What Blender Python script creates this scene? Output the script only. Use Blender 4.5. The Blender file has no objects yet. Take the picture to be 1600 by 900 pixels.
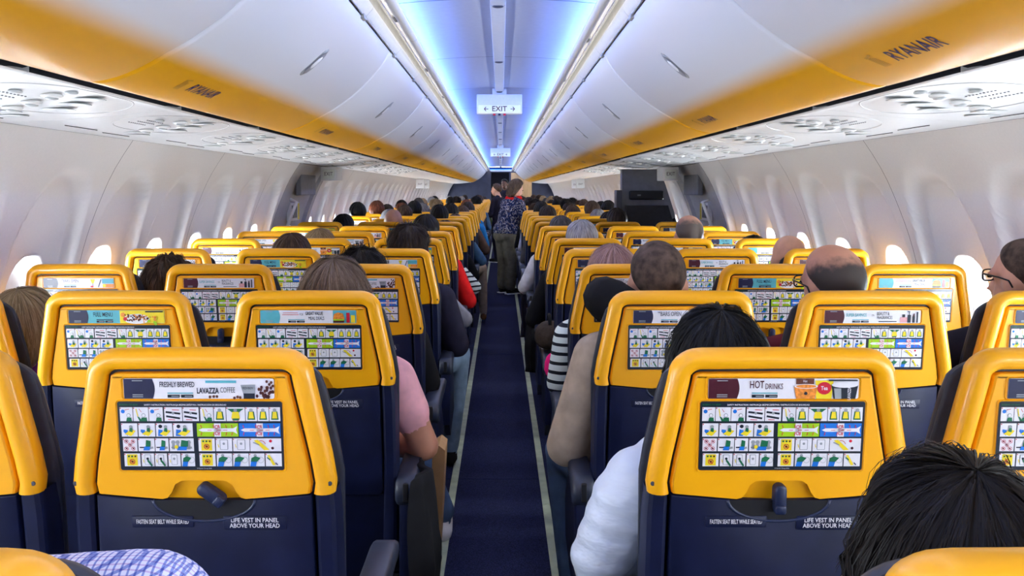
import bpy, bmesh, math, random
import numpy as np
from mathutils import Vector, Matrix, Euler, noise
PI = math.pi
random.seed(7)
SC = bpy.context.scene
COL = SC.collection

# ------------------------------------------------------------------ camera, world, light, exposure
cd = bpy.data.cameras.new('camera'); cam = bpy.data.objects.new('camera', cd); COL.objects.link(cam)
cam.location = (0.012, 0.0, 1.40); cam.rotation_euler = (PI/2, 0, 0)
cd.sensor_width = 36.0; cd.lens = 36.0*1305/1600
cd.shift_x = 17/1600; cd.shift_y = -153/1600; cd.clip_start = 0.02
SC.camera = cam
W = bpy.data.worlds.new('sky'); SC.world = W; W.use_nodes = True
wn = W.node_tree.nodes; wl = W.node_tree.links
bg = wn['Background']; bg.inputs['Color'].default_value = (0.86, 0.93, 1.0, 1); bg.inputs['Strength'].default_value = 4.0
Y0, Y1 = -3.4, 25.6            # cabin ends

def area_light(name, loc, rot, sx, sy, power, color):
    l = bpy.data.lights.new(name, 'AREA'); l.shape = 'RECTANGLE'; l.size = sx; l.size_y = sy
    l.energy = power; l.color = color
    o = bpy.data.objects.new(name, l); COL.objects.link(o); o.location = loc; o.rotation_euler = rot
    return o
ym = (Y0+Y1)/2; yl = Y1-Y0-0.1
for s in (-1, 1):
    # blue LED strip lying behind the cove lip, shining up on the ceiling
    area_light('cove_led_strip', (s*0.372, ym, 2.028), (PI, -s*0.95, 0), 0.022, yl, 78, (0.06, 0.21, 1.0))
    # white fill light added above the bin rail, shining down on the bins and seats
    area_light('wash_fill_light', (s*0.398, ym, 2.035), (0, s*0.25, 0), 0.03, yl, 40, (1.0, 0.95, 0.90))
SC.view_settings.view_transform = 'Standard'; SC.view_settings.look = 'None'
SC.view_settings.exposure = 0.50; SC.view_settings.gamma = 1.0; SC.view_settings.use_curve_mapping = False
SC.cycles.max_bounces = 7; SC.cycles.diffuse_bounces = 4; SC.cycles.adaptive_threshold = 0.04; SC.cycles.transparent_max_bounces = 16
SC.cycles.sample_clamp_indirect = 8.0

# ------------------------------------------------------------------ materials
def srgb(r, g, b):
    f = lambda c: (c/255/12.92) if c/255 <= 0.04045 else ((c/255+0.055)/1.055)**2.4
    return (f(r), f(g), f(b))
MATS = {}
def mat(name, col, rough=0.5, var=0.06, scale=30.0, bump=0.0, metal=0.0, coat=0.0, spec=0.5, emit=0.0, stretch=(1,1,1), sheen=0.0, bscale=None):
    if name in MATS: return MATS[name]
    m = bpy.data.materials.new(name); m.use_nodes = True; nt = m.node_tree; N = nt.nodes; L = nt.links
    b = N['Principled BSDF']
    tc = N.new('ShaderNodeTexCoord'); mp = N.new('ShaderNodeMapping'); mp.inputs['Scale'].default_value = stretch
    L.new(tc.outputs['Object'], mp.inputs['Vector'])
    nz = N.new('ShaderNodeTexNoise'); nz.inputs['Scale'].default_value = scale; nz.inputs['Detail'].default_value = 4
    L.new(mp.outputs['Vector'], nz.inputs['Vector'])
    rp = N.new('ShaderNodeValToRGB')
    lo = tuple(max(0, c*(1-var*2)) for c in col); hi = tuple(min(1, c*(1+var*2)) for c in col)
    rp.color_ramp.elements[0].position = 0.3; rp.color_ramp.elements[0].color = (*lo, 1)
    rp.color_ramp.elements[1].position = 0.7; rp.color_ramp.elements[1].color = (*hi, 1)
    L.new(nz.outputs['Fac'], rp.inputs['Fac']); L.new(rp.outputs['Color'], b.inputs['Base Color'])
    b.inputs['Roughness'].default_value = rough; b.inputs['Metallic'].default_value = metal
    b.inputs['Coat Weight'].default_value = coat; b.inputs['Specular IOR Level'].default_value = spec
    if sheen: b.inputs['Sheen Weight'].default_value = sheen
    if bump:
        bp = N.new('ShaderNodeBump'); bp.inputs['Strength'].default_value = bump; bp.inputs['Distance'].default_value = 0.004
        if bscale:
            n2 = N.new('ShaderNodeTexNoise'); n2.inputs['Scale'].default_value = bscale; L.new(mp.outputs['Vector'], n2.inputs['Vector'])
            L.new(n2.outputs['Fac'], bp.inputs['Height'])
        else: L.new(nz.outputs['Fac'], bp.inputs['Height'])
        L.new(bp.outputs['Normal'], b.inputs['Normal'])
    if emit:
        b.inputs['Emission Color'].default_value = (*col, 1); b.inputs['Emission Strength'].default_value = emit
    MATS[name] = m
    return m
M_yellow = mat('seat_yellow_plastic', (0.90, 0.405, 0.002), 0.36, 0.006, 3.0, 0.0, coat=0.1)
M_navy = mat('seat_navy_plastic', (0.0045, 0.0075, 0.034), 0.45, 0.1, 20, spec=0.3)
M_navy2 = mat('navy_plastic_light', (0.010, 0.017, 0.055), 0.38, 0.08, 20)
M_leather = mat('dark_navy_leather', (0.008, 0.011, 0.026), 0.5, 0.15, 60, 0.15)
M_black = mat('black_plastic', (0.006, 0.006, 0.008), 0.5, 0.1, 20)
M_arm = mat('armrest_plastic', (0.022, 0.028, 0.05), 0.45, 0.08, 30, 0.04)
M_metal = mat('grey_metal', (0.35, 0.35, 0.36), 0.35, 0.1, 30, metal=0.9)
M_wall = mat('wall_plastic', (0.76, 0.735, 0.71), 0.5, 0.01, 120, 0.0)
M_bezel = mat('window_bezel', (0.76, 0.75, 0.74), 0.45, 0.02, 60)
M_psu = mat('service_panel_plastic', (0.58, 0.58, 0.58), 0.35, 0.015, 60)
M_psug = mat('service_panel_grey', (0.50, 0.52, 0.52), 0.3, 0.04, 60)
M_blue = mat('call_button_blue', (0.01, 0.05, 0.45), 0.3, 0.05, 50)
M_ceil = mat('ceiling_panel', (0.47, 0.47, 0.49), 0.42, 0.02, 40)
M_white = mat('white_plastic', (0.80, 0.79, 0.77), 0.4, 0.015, 60)
M_gap = mat('dark_gap', (0.03, 0.025, 0.03), 0.6, 0.2, 20)
M_recess = mat('recess_grey', (0.34, 0.34, 0.33), 0.6, 0.05, 20)
M_carpet = mat('navy_carpet', (0.016, 0.019, 0.055), 0.95, 0.35, 260, 0.5, spec=0.1, sheen=0.0)
M_under = mat('grey_floor', (0.10, 0.10, 0.12), 0.8, 0.15, 90)
M_strip = mat('glow_path_strip', (0.40, 0.44, 0.29), 0.5, 0.10, 14)
M_dgrey = mat('dark_grey_panel', (0.05, 0.05, 0.065), 0.5, 0.05, 20)
M_mgrey = mat('mid_grey_panel', (0.17, 0.17, 0.19), 0.5, 0.05, 20)
M_bulk = mat('bulkhead_blue_grey', (0.03, 0.035, 0.07), 0.5, 0.1, 6)
P_dark = mat('print_dark', (0.012, 0.018, 0.03), 0.3, 0.05, 50)
P_white = mat('print_white', (0.74, 0.72, 0.76), 0.35, 0.02, 50)
P_yel = mat('print_yellow', (0.80, 0.62, 0.02), 0.35, 0.04, 50)
P_grn = mat('print_green', (0.01, 0.14, 0.06), 0.35, 0.05, 50)
P_blu = mat('print_blue', (0.01, 0.16, 0.60), 0.35, 0.05, 50)
P_red = mat('print_red', (0.55, 0.01, 0.03), 0.35, 0.05, 50)
P_lime = mat('print_lime', (0.32, 0.55, 0.01), 0.35, 0.04, 50)
P_gry = mat('print_grey', (0.30, 0.32, 0.34), 0.35, 0.05, 50)
P_teal = mat('print_teal', (0.10, 0.40, 0.46), 0.35, 0.05, 50)
P_maroon = mat('print_maroon', (0.06, 0.008, 0.018), 0.35, 0.05, 50)
P_navy = mat('print_navy', (0.012, 0.014, 0.05), 0.35, 0.05, 50)
P_brown = mat('print_brown', (0.10, 0.025, 0.012), 0.4, 0.2, 200)
P_orange = mat('print_orange', (0.75, 0.24, 0.03), 0.4, 0.15, 200)
P_pink = mat('print_pink', (0.65, 0.32, 0.34), 0.4, 0.05, 50)
P_logo = mat('print_logo_navy', (0.012, 0.010, 0.085), 0.4, 0.05, 50)
PRN = [P_dark, P_white, P_yel, P_grn, P_blu, P_red, P_lime, P_gry, P_teal, P_maroon, P_navy, P_brown, P_orange, P_pink]
DK, WH, YE, GR, BL, RD, LI, GY, TE, MA, NA, BR, OR, PK = range(14)

def bin_material():
    m = bpy.data.materials.new('bin_white_to_yellow'); m.use_nodes = True; nt = m.node_tree; N = nt.nodes; L = nt.links
    b = N['Principled BSDF']; tc = N.new('ShaderNodeTexCoord'); sp = N.new('ShaderNodeSeparateXYZ')
    L.new(tc.outputs['Object'], sp.inputs['Vector'])
    rp = N.new('ShaderNodeValToRGB'); mr = N.new('ShaderNodeMapRange')
    mr.inputs['From Min'].default_value = 1.62; mr.inputs['From Max'].default_value = 1.74
    L.new(sp.outputs['Z'], mr.inputs['Value']); L.new(mr.outputs['Result'], rp.inputs['Fac'])
    e = rp.color_ramp.elements
    e[0].position = 0.48; e[0].color = (0.66, 0.30, 0.004, 1)
    e[1].position = 0.86; e[1].color = (0.66, 0.655, 0.66, 1)
    rp.color_ramp.interpolation = 'EASE'
    L.new(rp.outputs['Color'], b.inputs['Base Color'])
    nz = N.new('ShaderNodeTexNoise'); nz.inputs['Scale'].default_value = 400; L.new(tc.outputs['Object'], nz.inputs['Vector'])
    bp = N.new('ShaderNodeBump'); bp.inputs['Strength'].default_value = 0.05; bp.inputs['Distance'].default_value = 0.002
    L.new(nz.outputs['Fac'], bp.inputs['Height']); L.new(bp.outputs['Normal'], b.inputs['Normal'])
    b.inputs['Roughness'].default_value = 0.36
    return m
M_bin = bin_material()
def glass_material():
    m = bpy.data.materials.new('window_glass'); m.use_nodes = True; nt = m.node_tree; N = nt.nodes; L = nt.links
    for n in list(N):
        if n.type == 'BSDF_PRINCIPLED': N.remove(n)
    t = N.new('ShaderNodeBsdfTransparent'); t.inputs['Color'].default_value = (0.96, 0.98, 1, 1)
    g = N.new('ShaderNodeBsdfGlossy'); g.inputs['Roughness'].default_value = 0.08
    mx = N.new('ShaderNodeMixShader'); mx.inputs['Fac'].default_value = 0.06
    L.new(t.outputs[0], mx.inputs[1]); L.new(g.outputs[0], mx.inputs[2])
    L.new(mx.outputs[0], N['Material Output'].inputs['Surface'])
    return m
M_glass = glass_material()
def pattern(name, kind, cols, rough=0.8):
    """cloth patterns on real object coordinates"""
    m = bpy.data.materials.new(name); m.use_nodes = True; nt = m.node_tree; N = nt.nodes; L = nt.links
    b = N['Principled BSDF']; b.inputs['Roughness'].default_value = rough; b.inputs['Specular IOR Level'].default_value = 0.2
    tc = N.new('ShaderNodeTexCoord'); rp = N.new('ShaderNodeValToRGB'); rp.color_ramp.interpolation = 'CONSTANT'
    e = rp.color_ramp.elements
    if kind == 'stripe':
        w = N.new('ShaderNodeTexWave'); w.bands_direction = 'Z'; w.inputs['Scale'].default_value = 9; w.inputs['Distortion'].default_value = 1.2
        L.new(tc.outputs['Object'], w.inputs['Vector']); L.new(w.outputs['Fac'], rp.inputs['Fac'])
        e[0].position = 0; e[0].color = (*cols[0], 1); e[1].position = 0.28; e[1].color = (*cols[1], 1)
        L.new(rp.outputs['Color'], b.inputs['Base Color'])
    elif kind == 'blotch':
        n = N.new('ShaderNodeTexNoise'); n.inputs['Scale'].default_value = 16; n.inputs['Detail'].default_value = 6; n.inputs['Distortion'].default_value = 2.0
        L.new(tc.outputs['Object'], n.inputs['Vector']); L.new(n.outputs['Fac'], rp.inputs['Fac'])
        e[0].position = 0; e[0].color = (*cols[0], 1); e[1].position = 0.48; e[1].color = (*cols[1], 1)
        for p, c in ((0.55, cols[2]), (0.585, cols[0]), (0.64, cols[3])):
            q = e.new(p); q.color = (*c, 1)
        L.new(rp.outputs['Color'], b.inputs['Base Color'])
    elif kind == 'check':
        mul = None
        prev = None
        for d, c in (('X', cols[1]), ('Z', cols[1]), ('Y', cols[2])):
            w = N.new('ShaderNodeTexWave'); w.bands_direction = d; w.inputs['Scale'].default_value = 48; w.inputs['Distortion'].default_value = 0.6
            L.new(tc.outputs['Object'], w.inputs['Vector'])
            r2 = N.new('ShaderNodeValToRGB'); r2.color_ramp.elements[0].position = 0.12; r2.color_ramp.elements[1].position = 0.3
            r2.color_ramp.elements[0].color = (*c, 1); r2.color_ramp.elements[1].color = (1, 1, 1, 1)
            L.new(w.outputs['Fac'], r2.inputs['Fac'])
            mx = N.new('ShaderNodeMix'); mx.data_type = 'RGBA'; mx.blend_type = 'MULTIPLY'; mx.inputs['Factor'].default_value = 1
            if prev is None: mx.inputs['A'].default_value = (*cols[0], 1)
            else: L.new(prev, mx.inputs['A'])
            L.new(r2.outputs['Color'], mx.inputs['B']); prev = mx.outputs['Result']
        L.new(prev, b.inputs['Base Color'])
    return m
def hair_mat(name, col, col2=None, rough=0.42):
    if name in MATS: return MATS[name]
    m = bpy.data.materials.new(name); m.use_nodes = True; nt = m.node_tree; N = nt.nodes; L = nt.links
    b = N['Principled BSDF']; b.inputs['Roughness'].default_value = rough; b.inputs['Specular IOR Level'].default_value = 0.22
    uv = N.new('ShaderNodeUVMap'); mp = N.new('ShaderNodeMapping'); mp.inputs['Scale'].default_value = (90, 3, 1)
    L.new(uv.outputs['UV'], mp.inputs['Vector'])
    nz = N.new('ShaderNodeTexNoise'); nz.inputs['Scale'].default_value = 1.6; nz.inputs['Detail'].default_value = 5
    L.new(mp.outputs['Vector'], nz.inputs['Vector'])
    rp = N.new('ShaderNodeValToRGB'); c2 = col2 or tuple(min(1, c*2.4+0.01) for c in col)
    rp.color_ramp.elements[0].position = 0.35; rp.color_ramp.elements[0].color = (*[c*0.45 for c in col], 1)
    rp.color_ramp.elements[1].position = 0.72; rp.color_ramp.elements[1].color = (*c2, 1)
    q = rp.color_ramp.elements.new(0.5); q.color = (*col, 1)
    L.new(nz.outputs['Fac'], rp.inputs['Fac']); L.new(rp.outputs['Color'], b.inputs['Base Color'])
    bp = N.new('ShaderNodeBump'); bp.inputs['Strength'].default_value = 0.5; bp.inputs['Distance'].default_value = 0.004
    L.new(nz.outputs['Fac'], bp.inputs['Height']); L.new(bp.outputs['Normal'], b.inputs['Normal'])
    MATS[name] = m
    return m

# ------------------------------------------------------------------ helpers
def me_from(verts, faces, name='mesh', smooth=False, mi=None):
    me = bpy.data.meshes.new(name); me.from_pydata([tuple(v) for v in verts], [], [tuple(f) for f in faces]); me.update()
    if mi is not None: me.polygons.foreach_set('material_index', mi)
    if smooth: me.polygons.foreach_set('use_smooth', [True]*len(me.polygons))
    return me
def obj(name, me, m, parent=None, loc=None, rot=None):
    o = bpy.data.objects.new(name, me); COL.objects.link(o)
    if m is not None and not me.materials:
        for x in (m if isinstance(m, (list, tuple)) else [m]): me.materials.append(x)
    if parent: o.parent = parent
    if loc: o.location = loc
    if rot: o.rotation_euler = rot
    return o
def empty(name, loc=(0,0,0), rot=(0,0,0)):
    o = bpy.data.objects.new(name, None); COL.objects.link(o); o.location = loc; o.rotation_euler = rot; o.empty_display_size = 0.1
    return o
def tag(o, label=None, cat=None, group=None, kind=None):
    if label: o['label'] = label
    if cat: o['category'] = cat
    if group: o['group'] = group
    if kind: o['kind'] = kind
    return o
def flat_angle(me, ang=40):
    me.polygons.foreach_set('use_smooth', [True]*len(me.polygons))
    try: me.set_sharp_from_angle(angle=math.radians(ang))
    except Exception: pass
    return me
class MB:
    def __init__(s): s.v = []; s.f = []; s.m = []
    def add(s, v, f, mi=0):
        o = len(s.v); s.v += [tuple(p) for p in v]; s.f += [tuple(i+o for i in q) for q in f]; s.m += [mi]*len(f); return s
    def box(s, x0, x1, y0, y1, z0, z1, mi=0, bev=0.0, seg=2):
        bm = bmesh.new(); bmesh.ops.create_cube(bm, size=1)
        for v in bm.verts: v.co = Vector(((x0+x1)/2+v.co.x*(x1-x0), (y0+y1)/2+v.co.y*(y1-y0), (z0+z1)/2+v.co.z*(z1-z0)))
        if bev: bmesh.ops.bevel(bm, geom=bm.edges[:], offset=bev, segments=seg, profile=0.6, affect='EDGES')
        return s.bm(bm, mi)
    def bm(s, bm, mi=0, mtx=None):
        bm.verts.index_update()
        v = [(mtx @ x.co if mtx else x.co.copy()) for x in bm.verts]; f = [[w.index for w in q.verts] for q in bm.faces]
        bm.free(); return s.add(v, f, mi)
    def tube(s, pts, rad, n=8, mi=0, cap=True):
        pts = [Vector(p) for p in pts]; rad = rad if isinstance(rad, (list, tuple)) else [rad]*len(pts)
        V = []; F = []; up = None
        for i, p in enumerate(pts):
            t = (pts[min(i+1, len(pts)-1)]-pts[max(i-1, 0)]).normalized()
            if up is None: up = t.orthogonal().normalized()
            a = (up - t*up.dot(t)).normalized(); b = t.cross(a); up = a
            for k in range(n):
                c = 2*PI*k/n; V.append(p+(a*math.cos(c)+b*math.sin(c))*rad[i])
        for i in range(len(pts)-1):
            for k in range(n):
                F.append((i*n+k, i*n+(k+1) % n, (i+1)*n+(k+1) % n, (i+1)*n+k))
        if cap: F.append(tuple(range(n))[::-1]); F.append(tuple(range((len(pts)-1)*n, len(pts)*n)))
        return s.add(V, F, mi)
    def ell(s, c, r, mi=0, nu=16, nv=10, mtx=None):
        bm = bmesh.new(); bmesh.ops.create_uvsphere(bm, u_segments=nu, v_segments=nv, radius=1)
        M = Matrix.Translation(c) @ (mtx.to_4x4() if mtx else Matrix.Identity(4)) @ Matrix.Diagonal((*r, 1))
        return s.bm(bm, mi, M)
    def prism(s, poly, axis, a, b, mi=0):
        """extrude a 2D polygon along axis 'x','y','z' from a to b"""
        n = len(poly)
        def P(p, t): return {'x': (t, p[0], p[1]), 'y': (p[0], t, p[1]), 'z': (p[0], p[1], t)}[axis]
        V = [P(p, a) for p in poly]+[P(p, b) for p in poly]
        F = [tuple(range(n))[::-1], tuple(range(n, 2*n))]+[(i, (i+1) % n, n+(i+1) % n, n+i) for i in range(n)]
        return s.add(V, F, mi)
    def mesh(s, name='mesh', ang=None, smooth=False):
        me = me_from(s.v, s.f, name, smooth, s.m)
        bm = bmesh.new(); bm.from_mesh(me); bmesh.ops.recalc_face_normals(bm, faces=bm.faces[:]); bm.to_mesh(me); bm.free()
        if ang: flat_angle(me, ang)
        return me
TXT = {}
def text2d(s, size=1.0, sx=1.0, align='CENTER', bold=0.0):
    """triangulated glyph outlines as (verts2d, faces)"""
    key = (s, align, bold)
    if key not in TXT:
        c = bpy.data.curves.new('t', 'FONT'); c.body = s; c.size = 1.0; c.resolution_u = 2; c.align_x = align; c.align_y = 'CENTER'; c.offset = bold
        o = bpy.data.objects.new('t', c); COL.objects.link(o)
        dg = bpy.context.evaluated_depsgraph_get(); dg.update()
        e = o.evaluated_get(dg); me = e.to_mesh()
        TXT[key] = ([(v.co.x, v.co.y) for v in me.vertices], [tuple(p.vertices) for p in me.polygons])
        e.to_mesh_clear(); bpy.data.objects.remove(o); bpy.data.curves.remove(c)
    v, f = TXT[key]
    return [(x*size*sx, y*size) for x, y in v], f
def smooth01(a, b, x):
    t = min(1, max(0, (x-a)/(b-a))); return t*t*(3-2*t)
NTH = ['nearest', 'first', 'second', 'third', 'fourth', 'fifth', 'sixth', 'seventh', 'eighth', 'ninth', 'tenth', 'eleventh', 'twelfth', 'thirteenth',
       'fourteenth', 'fifteenth', 'sixteenth', 'seventeenth', 'eighteenth', 'nineteenth', 'twentieth', 'twenty-first', 'twenty-second', 'twenty-third',
       'twenty-fourth', 'twenty-fifth', 'twenty-sixth', 'twenty-seventh', 'twenty-eighth', 'twenty-ninth', 'thirtieth', 'thirty-first', 'thirty-second',
       'thirty-third', 'thirty-fourth', 'thirty-fifth', 'thirty-sixth', 'thirty-seventh', 'thirty-eighth', 'thirty-ninth', 'fortieth']
SIDE = {-1: 'left', 1: 'right'}

# ------------------------------------------------------------------ floor
fl = MB().box(-1.72, 1.72, Y0, Y1, -0.05, -0.004)
floor = obj('floor', fl.mesh('floor'), M_under); tag(floor, 'grey cabin floor under the seats', 'floor', kind='structure')
edges = [Y0, -2.0, 1.0, 4.04, 7.1, 10.2, 13.3, 16.4, 19.5, 22.6, Y1]
for a, b in zip(edges, edges[1:]):
    obj('carpet_panel', MB().box(-0.36, 0.36, a+0.002, b-0.002, -0.004, 0.002, bev=0.001, seg=1).mesh('carpet'), M_carpet, floor)
for a, b in zip(edges, edges[1:]):
    for s in (-1, 1):
        obj('carpet_panel', MB().box(min(s*0.362, s*1.49), max(s*0.362, s*1.49), a+0.002, b-0.002, -0.004, 0.0015).mesh('carpet'), M_carpet, floor)
for k, s in enumerate((-1, 1)):
    tr = empty('trim_%d' % (k+1), (s*0.212, 0, 0)); tag(tr, 'pale green glow path strip along the %s edge of the aisle' % SIDE[s], 'floor strip', kind='structure')
    y = Y0+0.3*k
    me = MB().box(-0.017, 0.017, 0.0015, 1.3585, 0.002, 0.006, bev=0.0015, seg=1).mesh('strip')
    while y < Y1-1.4:
        obj('strip', me, M_strip, tr, (0, y, 0)); y += 1.36
    obj('seat_track', MB().box(s*0.10-0.012, s*0.10+0.012, Y0, Y1, 0.0, 0.006).mesh('track'), M_dgrey, tr)

# ------------------------------------------------------------------ side walls with scooped windows
WP = [(-0.05, 1.46), (0.02, 1.50), (0.25, 1.60), (0.50, 1.66), (0.80, 1.69), (1.00, 1.675), (1.20, 1.63), (1.40, 1.555), (1.50, 1.505), (1.60, 1.44)]
def wall_x(z):
    for (z0, x0), (z1, x1) in zip(WP, WP[1:]):
        if z <= z1:
            t = (z-z0)/(z1-z0)
            i = WP.index((z0, x0)); pm = WP[max(i-1, 0)]; pn = WP[min(i+2, len(WP)-1)]
            m0 = (x1-pm[1])/(z1-pm[0])*(z1-z0); m1 = (pn[1]-x0)/(pn[0]-z0)*(z1-z0)
            h = t*t*(3-2*t)
            return x0+(x1-x0)*h*0.0+((2*t**3-3*t*t+1)*x0+(t**3-2*t*t+t)*m0+(-2*t**3+3*t*t)*x1+(t**3-t*t)*m1-x0)
    return WP[-1][1]
WZ = 0.985; WA, WB = 0.118, 0.178            # window centre height, half width, half height
ZT, ZB = 1.597, -0.03
def scoop(dy, z):
    """depth of the moulded scoop round a window"""
    zc = 1.02; top = 1.475; bot = 0.62
    hz = (top-zc) if z > zc else (zc-bot)
    e = (abs(dy)/0.232)**2.6+(abs(z-zc)/hz)**2.4
    return 0.050*(1-smooth01(0.80, 1.0, e))
def window_ring(t, k=1.0):
    c, s_ = math.cos(t), math.sin(t); p = 2/2.7
    return (WA*k*math.copysign(abs(c)**p, c), WB*k*math.copysign(abs(s_)**p, s_))
def wall_cell(mb, yc, half, windowed=True):
    """one window bay, x negative = left wall; polar rings from the window opening to the bay border"""
    if not windowed:
        ny, nz = 8, 30; V = []; F = []
        for i in range(ny+1):
            for j in range(nz+1):
                z = ZB+(ZT-ZB)*j/nz; V.append((-wall_x(z), yc-half+2*half*i/ny, z))
        for i in range(ny):
            for j in range(nz):
                a = i*(nz+1)+j; F.append((a, a+1, a+nz+2, a+nz+1))
        mb.add(V, F); return
    n = 88; R = 20; V = []; F = []
    H1 = ZT-WZ; H0 = WZ-ZB
    for k in range(n):
        # walk round the rectangular border, 14 + 30 + 14 + 30 steps
        if k < 14: b = (-half+2*half*k/14, H1)
        elif k < 44: b = (half, H1-(H1+H0)*(k-14)/30)
        elif k < 58: b = (half-2*half*(k-44)/14, -H0)
        else: b = (-half, -H0+(H1+H0)*(k-58)/30)
        t = math.atan2(b[1]/ (0.55 if b[1]>0 else 0.8), b[0]/0.30)
        a = window_ring(t)
        # lip running back into the opening
        V.append((-(wall_x(WZ+a[1])+scoop(a[0], WZ+a[1])+0.035), yc+a[0]*0.93, WZ+a[1]*0.95))
        for r in range(R+1):
            f = (r/R)**1.25; y = a[0]+(b[0]-a[0])*f; z = WZ+a[1]+(b[1]-a[1])*f
            V.append((-(wall_x(min(max(z, ZB), ZT))+scoop(y, z)), yc+y, z))
    m = R+2
    for k in range(n):
        for r in range(R+1):
            F.append((k*m+r, k*m+r+1, ((k+1) % n)*m+r+1, ((k+1) % n)*m+r))
    mb.add(V, F)
mb = MB(); wall_cell(mb, 0.275, 0.2735); wall_cell(mb, 0.825, 0.2735); PANEL2 = mb.mesh('wall_panel', smooth=True)
mb = MB(); wall_cell(mb, 0.275, 0.2735); PANEL1 = mb.mesh('wall_panel', smooth=True)
for me_ in (PANEL2, PANEL1):                      # remove the seams inside a panel
    bm = bmesh.new(); bm.from_mesh(me_); bmesh.ops.remove_doubles(bm, verts=bm.verts[:], dist=0.0036); bm.to_mesh(me_); bm.free()
# window parts: bezel ring, pane, shade
def ring_mesh(k0, k1, x0, x1):
    V = []; F = []; n = 40
    for i in range(n):
        t = 2*PI*i/n
        for k, x in ((k0, x0), ((k0+k1)/2, min(x0, x1)-0.0), (k1, x1)):
            a = window_ring(t, k); V.append((x, a[0], a[1]))
    for i in range(n):
        for j in range(2): F.append((i*3+j, i*3+j+1, ((i+1) % n)*3+j+1, ((i+1) % n)*3+j))
    return me_from(V, F, 'bezel', True)
BEZEL = ring_mesh(0.97, 0.78, -0.030, -0.052)
def disc_mesh(k, x, ztop=9, zbot=-9, th=0.003):
    n = 40; P = []
    for i in range(n):
        a = window_ring(2*PI*i/n, k); P.append((a[0], min(ztop, max(zbot, a[1]))))
    return MB().prism(P, 'x', x, x-th).mesh('disc')
PANE = disc_mesh(0.84, -0.054); SHADE = disc_mesh(0.86, -0.047, zbot=0.088, th=0.004); SHADE2 = disc_mesh(0.86, -0.047, zbot=0.02, th=0.004)
walls = {}
for s in (-1, 1):
    w = empty('wall_'+SIDE[s]); tag(w, 'pale grey moulded %s cabin side wall' % SIDE[s], 'wall', kind='structure'); walls[s] = w
wcount = [0]; wside = {-1: 0, 1: 0}
DAY = bpy.data.lights.new('window_daylight', 'AREA'); DAY.shape = 'RECTANGLE'; DAY.size = 0.26; DAY.size_y = 0.40; DAY.energy = 24.0; DAY.color = (0.90, 0.95, 1.0)
def add_window(s, yc):
    wcount[0] += 1
    z = WZ; x = wall_x(z)+0.050
    o = empty('window_%d' % wcount[0], (s*x, yc, z), (0, 0, 0 if s < 0 else PI)); tag(o, kind='structure')
    if yc < 2.5: lb = 'oval %s wall window beside or behind the camera, %.1f metres along' % (SIDE[s], yc+3.4)
    else: wside[s] += 1; lb = 'oval cabin window, %s one visible along the %s wall' % (NTH[wside[s]], SIDE[s])
    o['label'] = lb; o['category'] = 'window'
    dl = bpy.data.objects.new('window_daylight', DAY); COL.objects.link(dl); dl.location = (s*(x+0.075), yc, z); dl.rotation_euler = (0, s*PI/2, 0)
    obj('bezel', BEZEL, M_bezel, o); obj('pane', PANE, M_glass, o)
    obj('window_shade', SHADE2 if random.random() < 0.2 else SHADE, M_white, o)
for s in (-1, 1):
    spans = [(-3.3, 2), (-2.2, 2), (-1.1, 2), (0.0, 2), (1.1, 2), (2.2, 2), (3.3, 2), (4.4, 2), (5.5, 1)]+[(7.17+1.1*k, 2) for k in range(17)]
    for y, n in spans:
        o = obj('wall_panel', PANEL2 if n == 2 else PANEL1, M_wall, walls[s])
        L_ = 1.1 if n == 2 else 0.55
        if s < 0: o.location = (0, y, 0)
        else: o.location = (0, y+L_, 0); o.rotation_euler = (0, 0, PI)
        for k in range(n): add_window(s, y+0.275+0.55*k)
    # dark joint strip behind the panel seams
    V = []; F = []; nz = 30
    for i, y in enumerate((Y0, Y1)):
        for j in range(nz+1):
            z = ZB+(ZT-ZB)*j/nz; V.append((s*(wall_x(z)+0.012), y, z))
    # thin joint ribs only at seams
    rb = MB()
    for y, n in spans+[(6.05, 1), (7.17, 2)]:
        V = []; F = []
        for j in range(nz+1):
            z = ZB+(ZT-ZB)*j/nz
            V += [(s*(wall_x(z)+0.0012), y-0.025, z), (s*(wall_x(z)+0.0012), y+0.025, z)]
        for j in range(nz): F.append((2*j, 2*j+1, 2*j+3, 2*j+2))
        rb.add(V, F)
    obj('joint_strip', rb.mesh('joint'), M_gap, walls[s])

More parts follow.
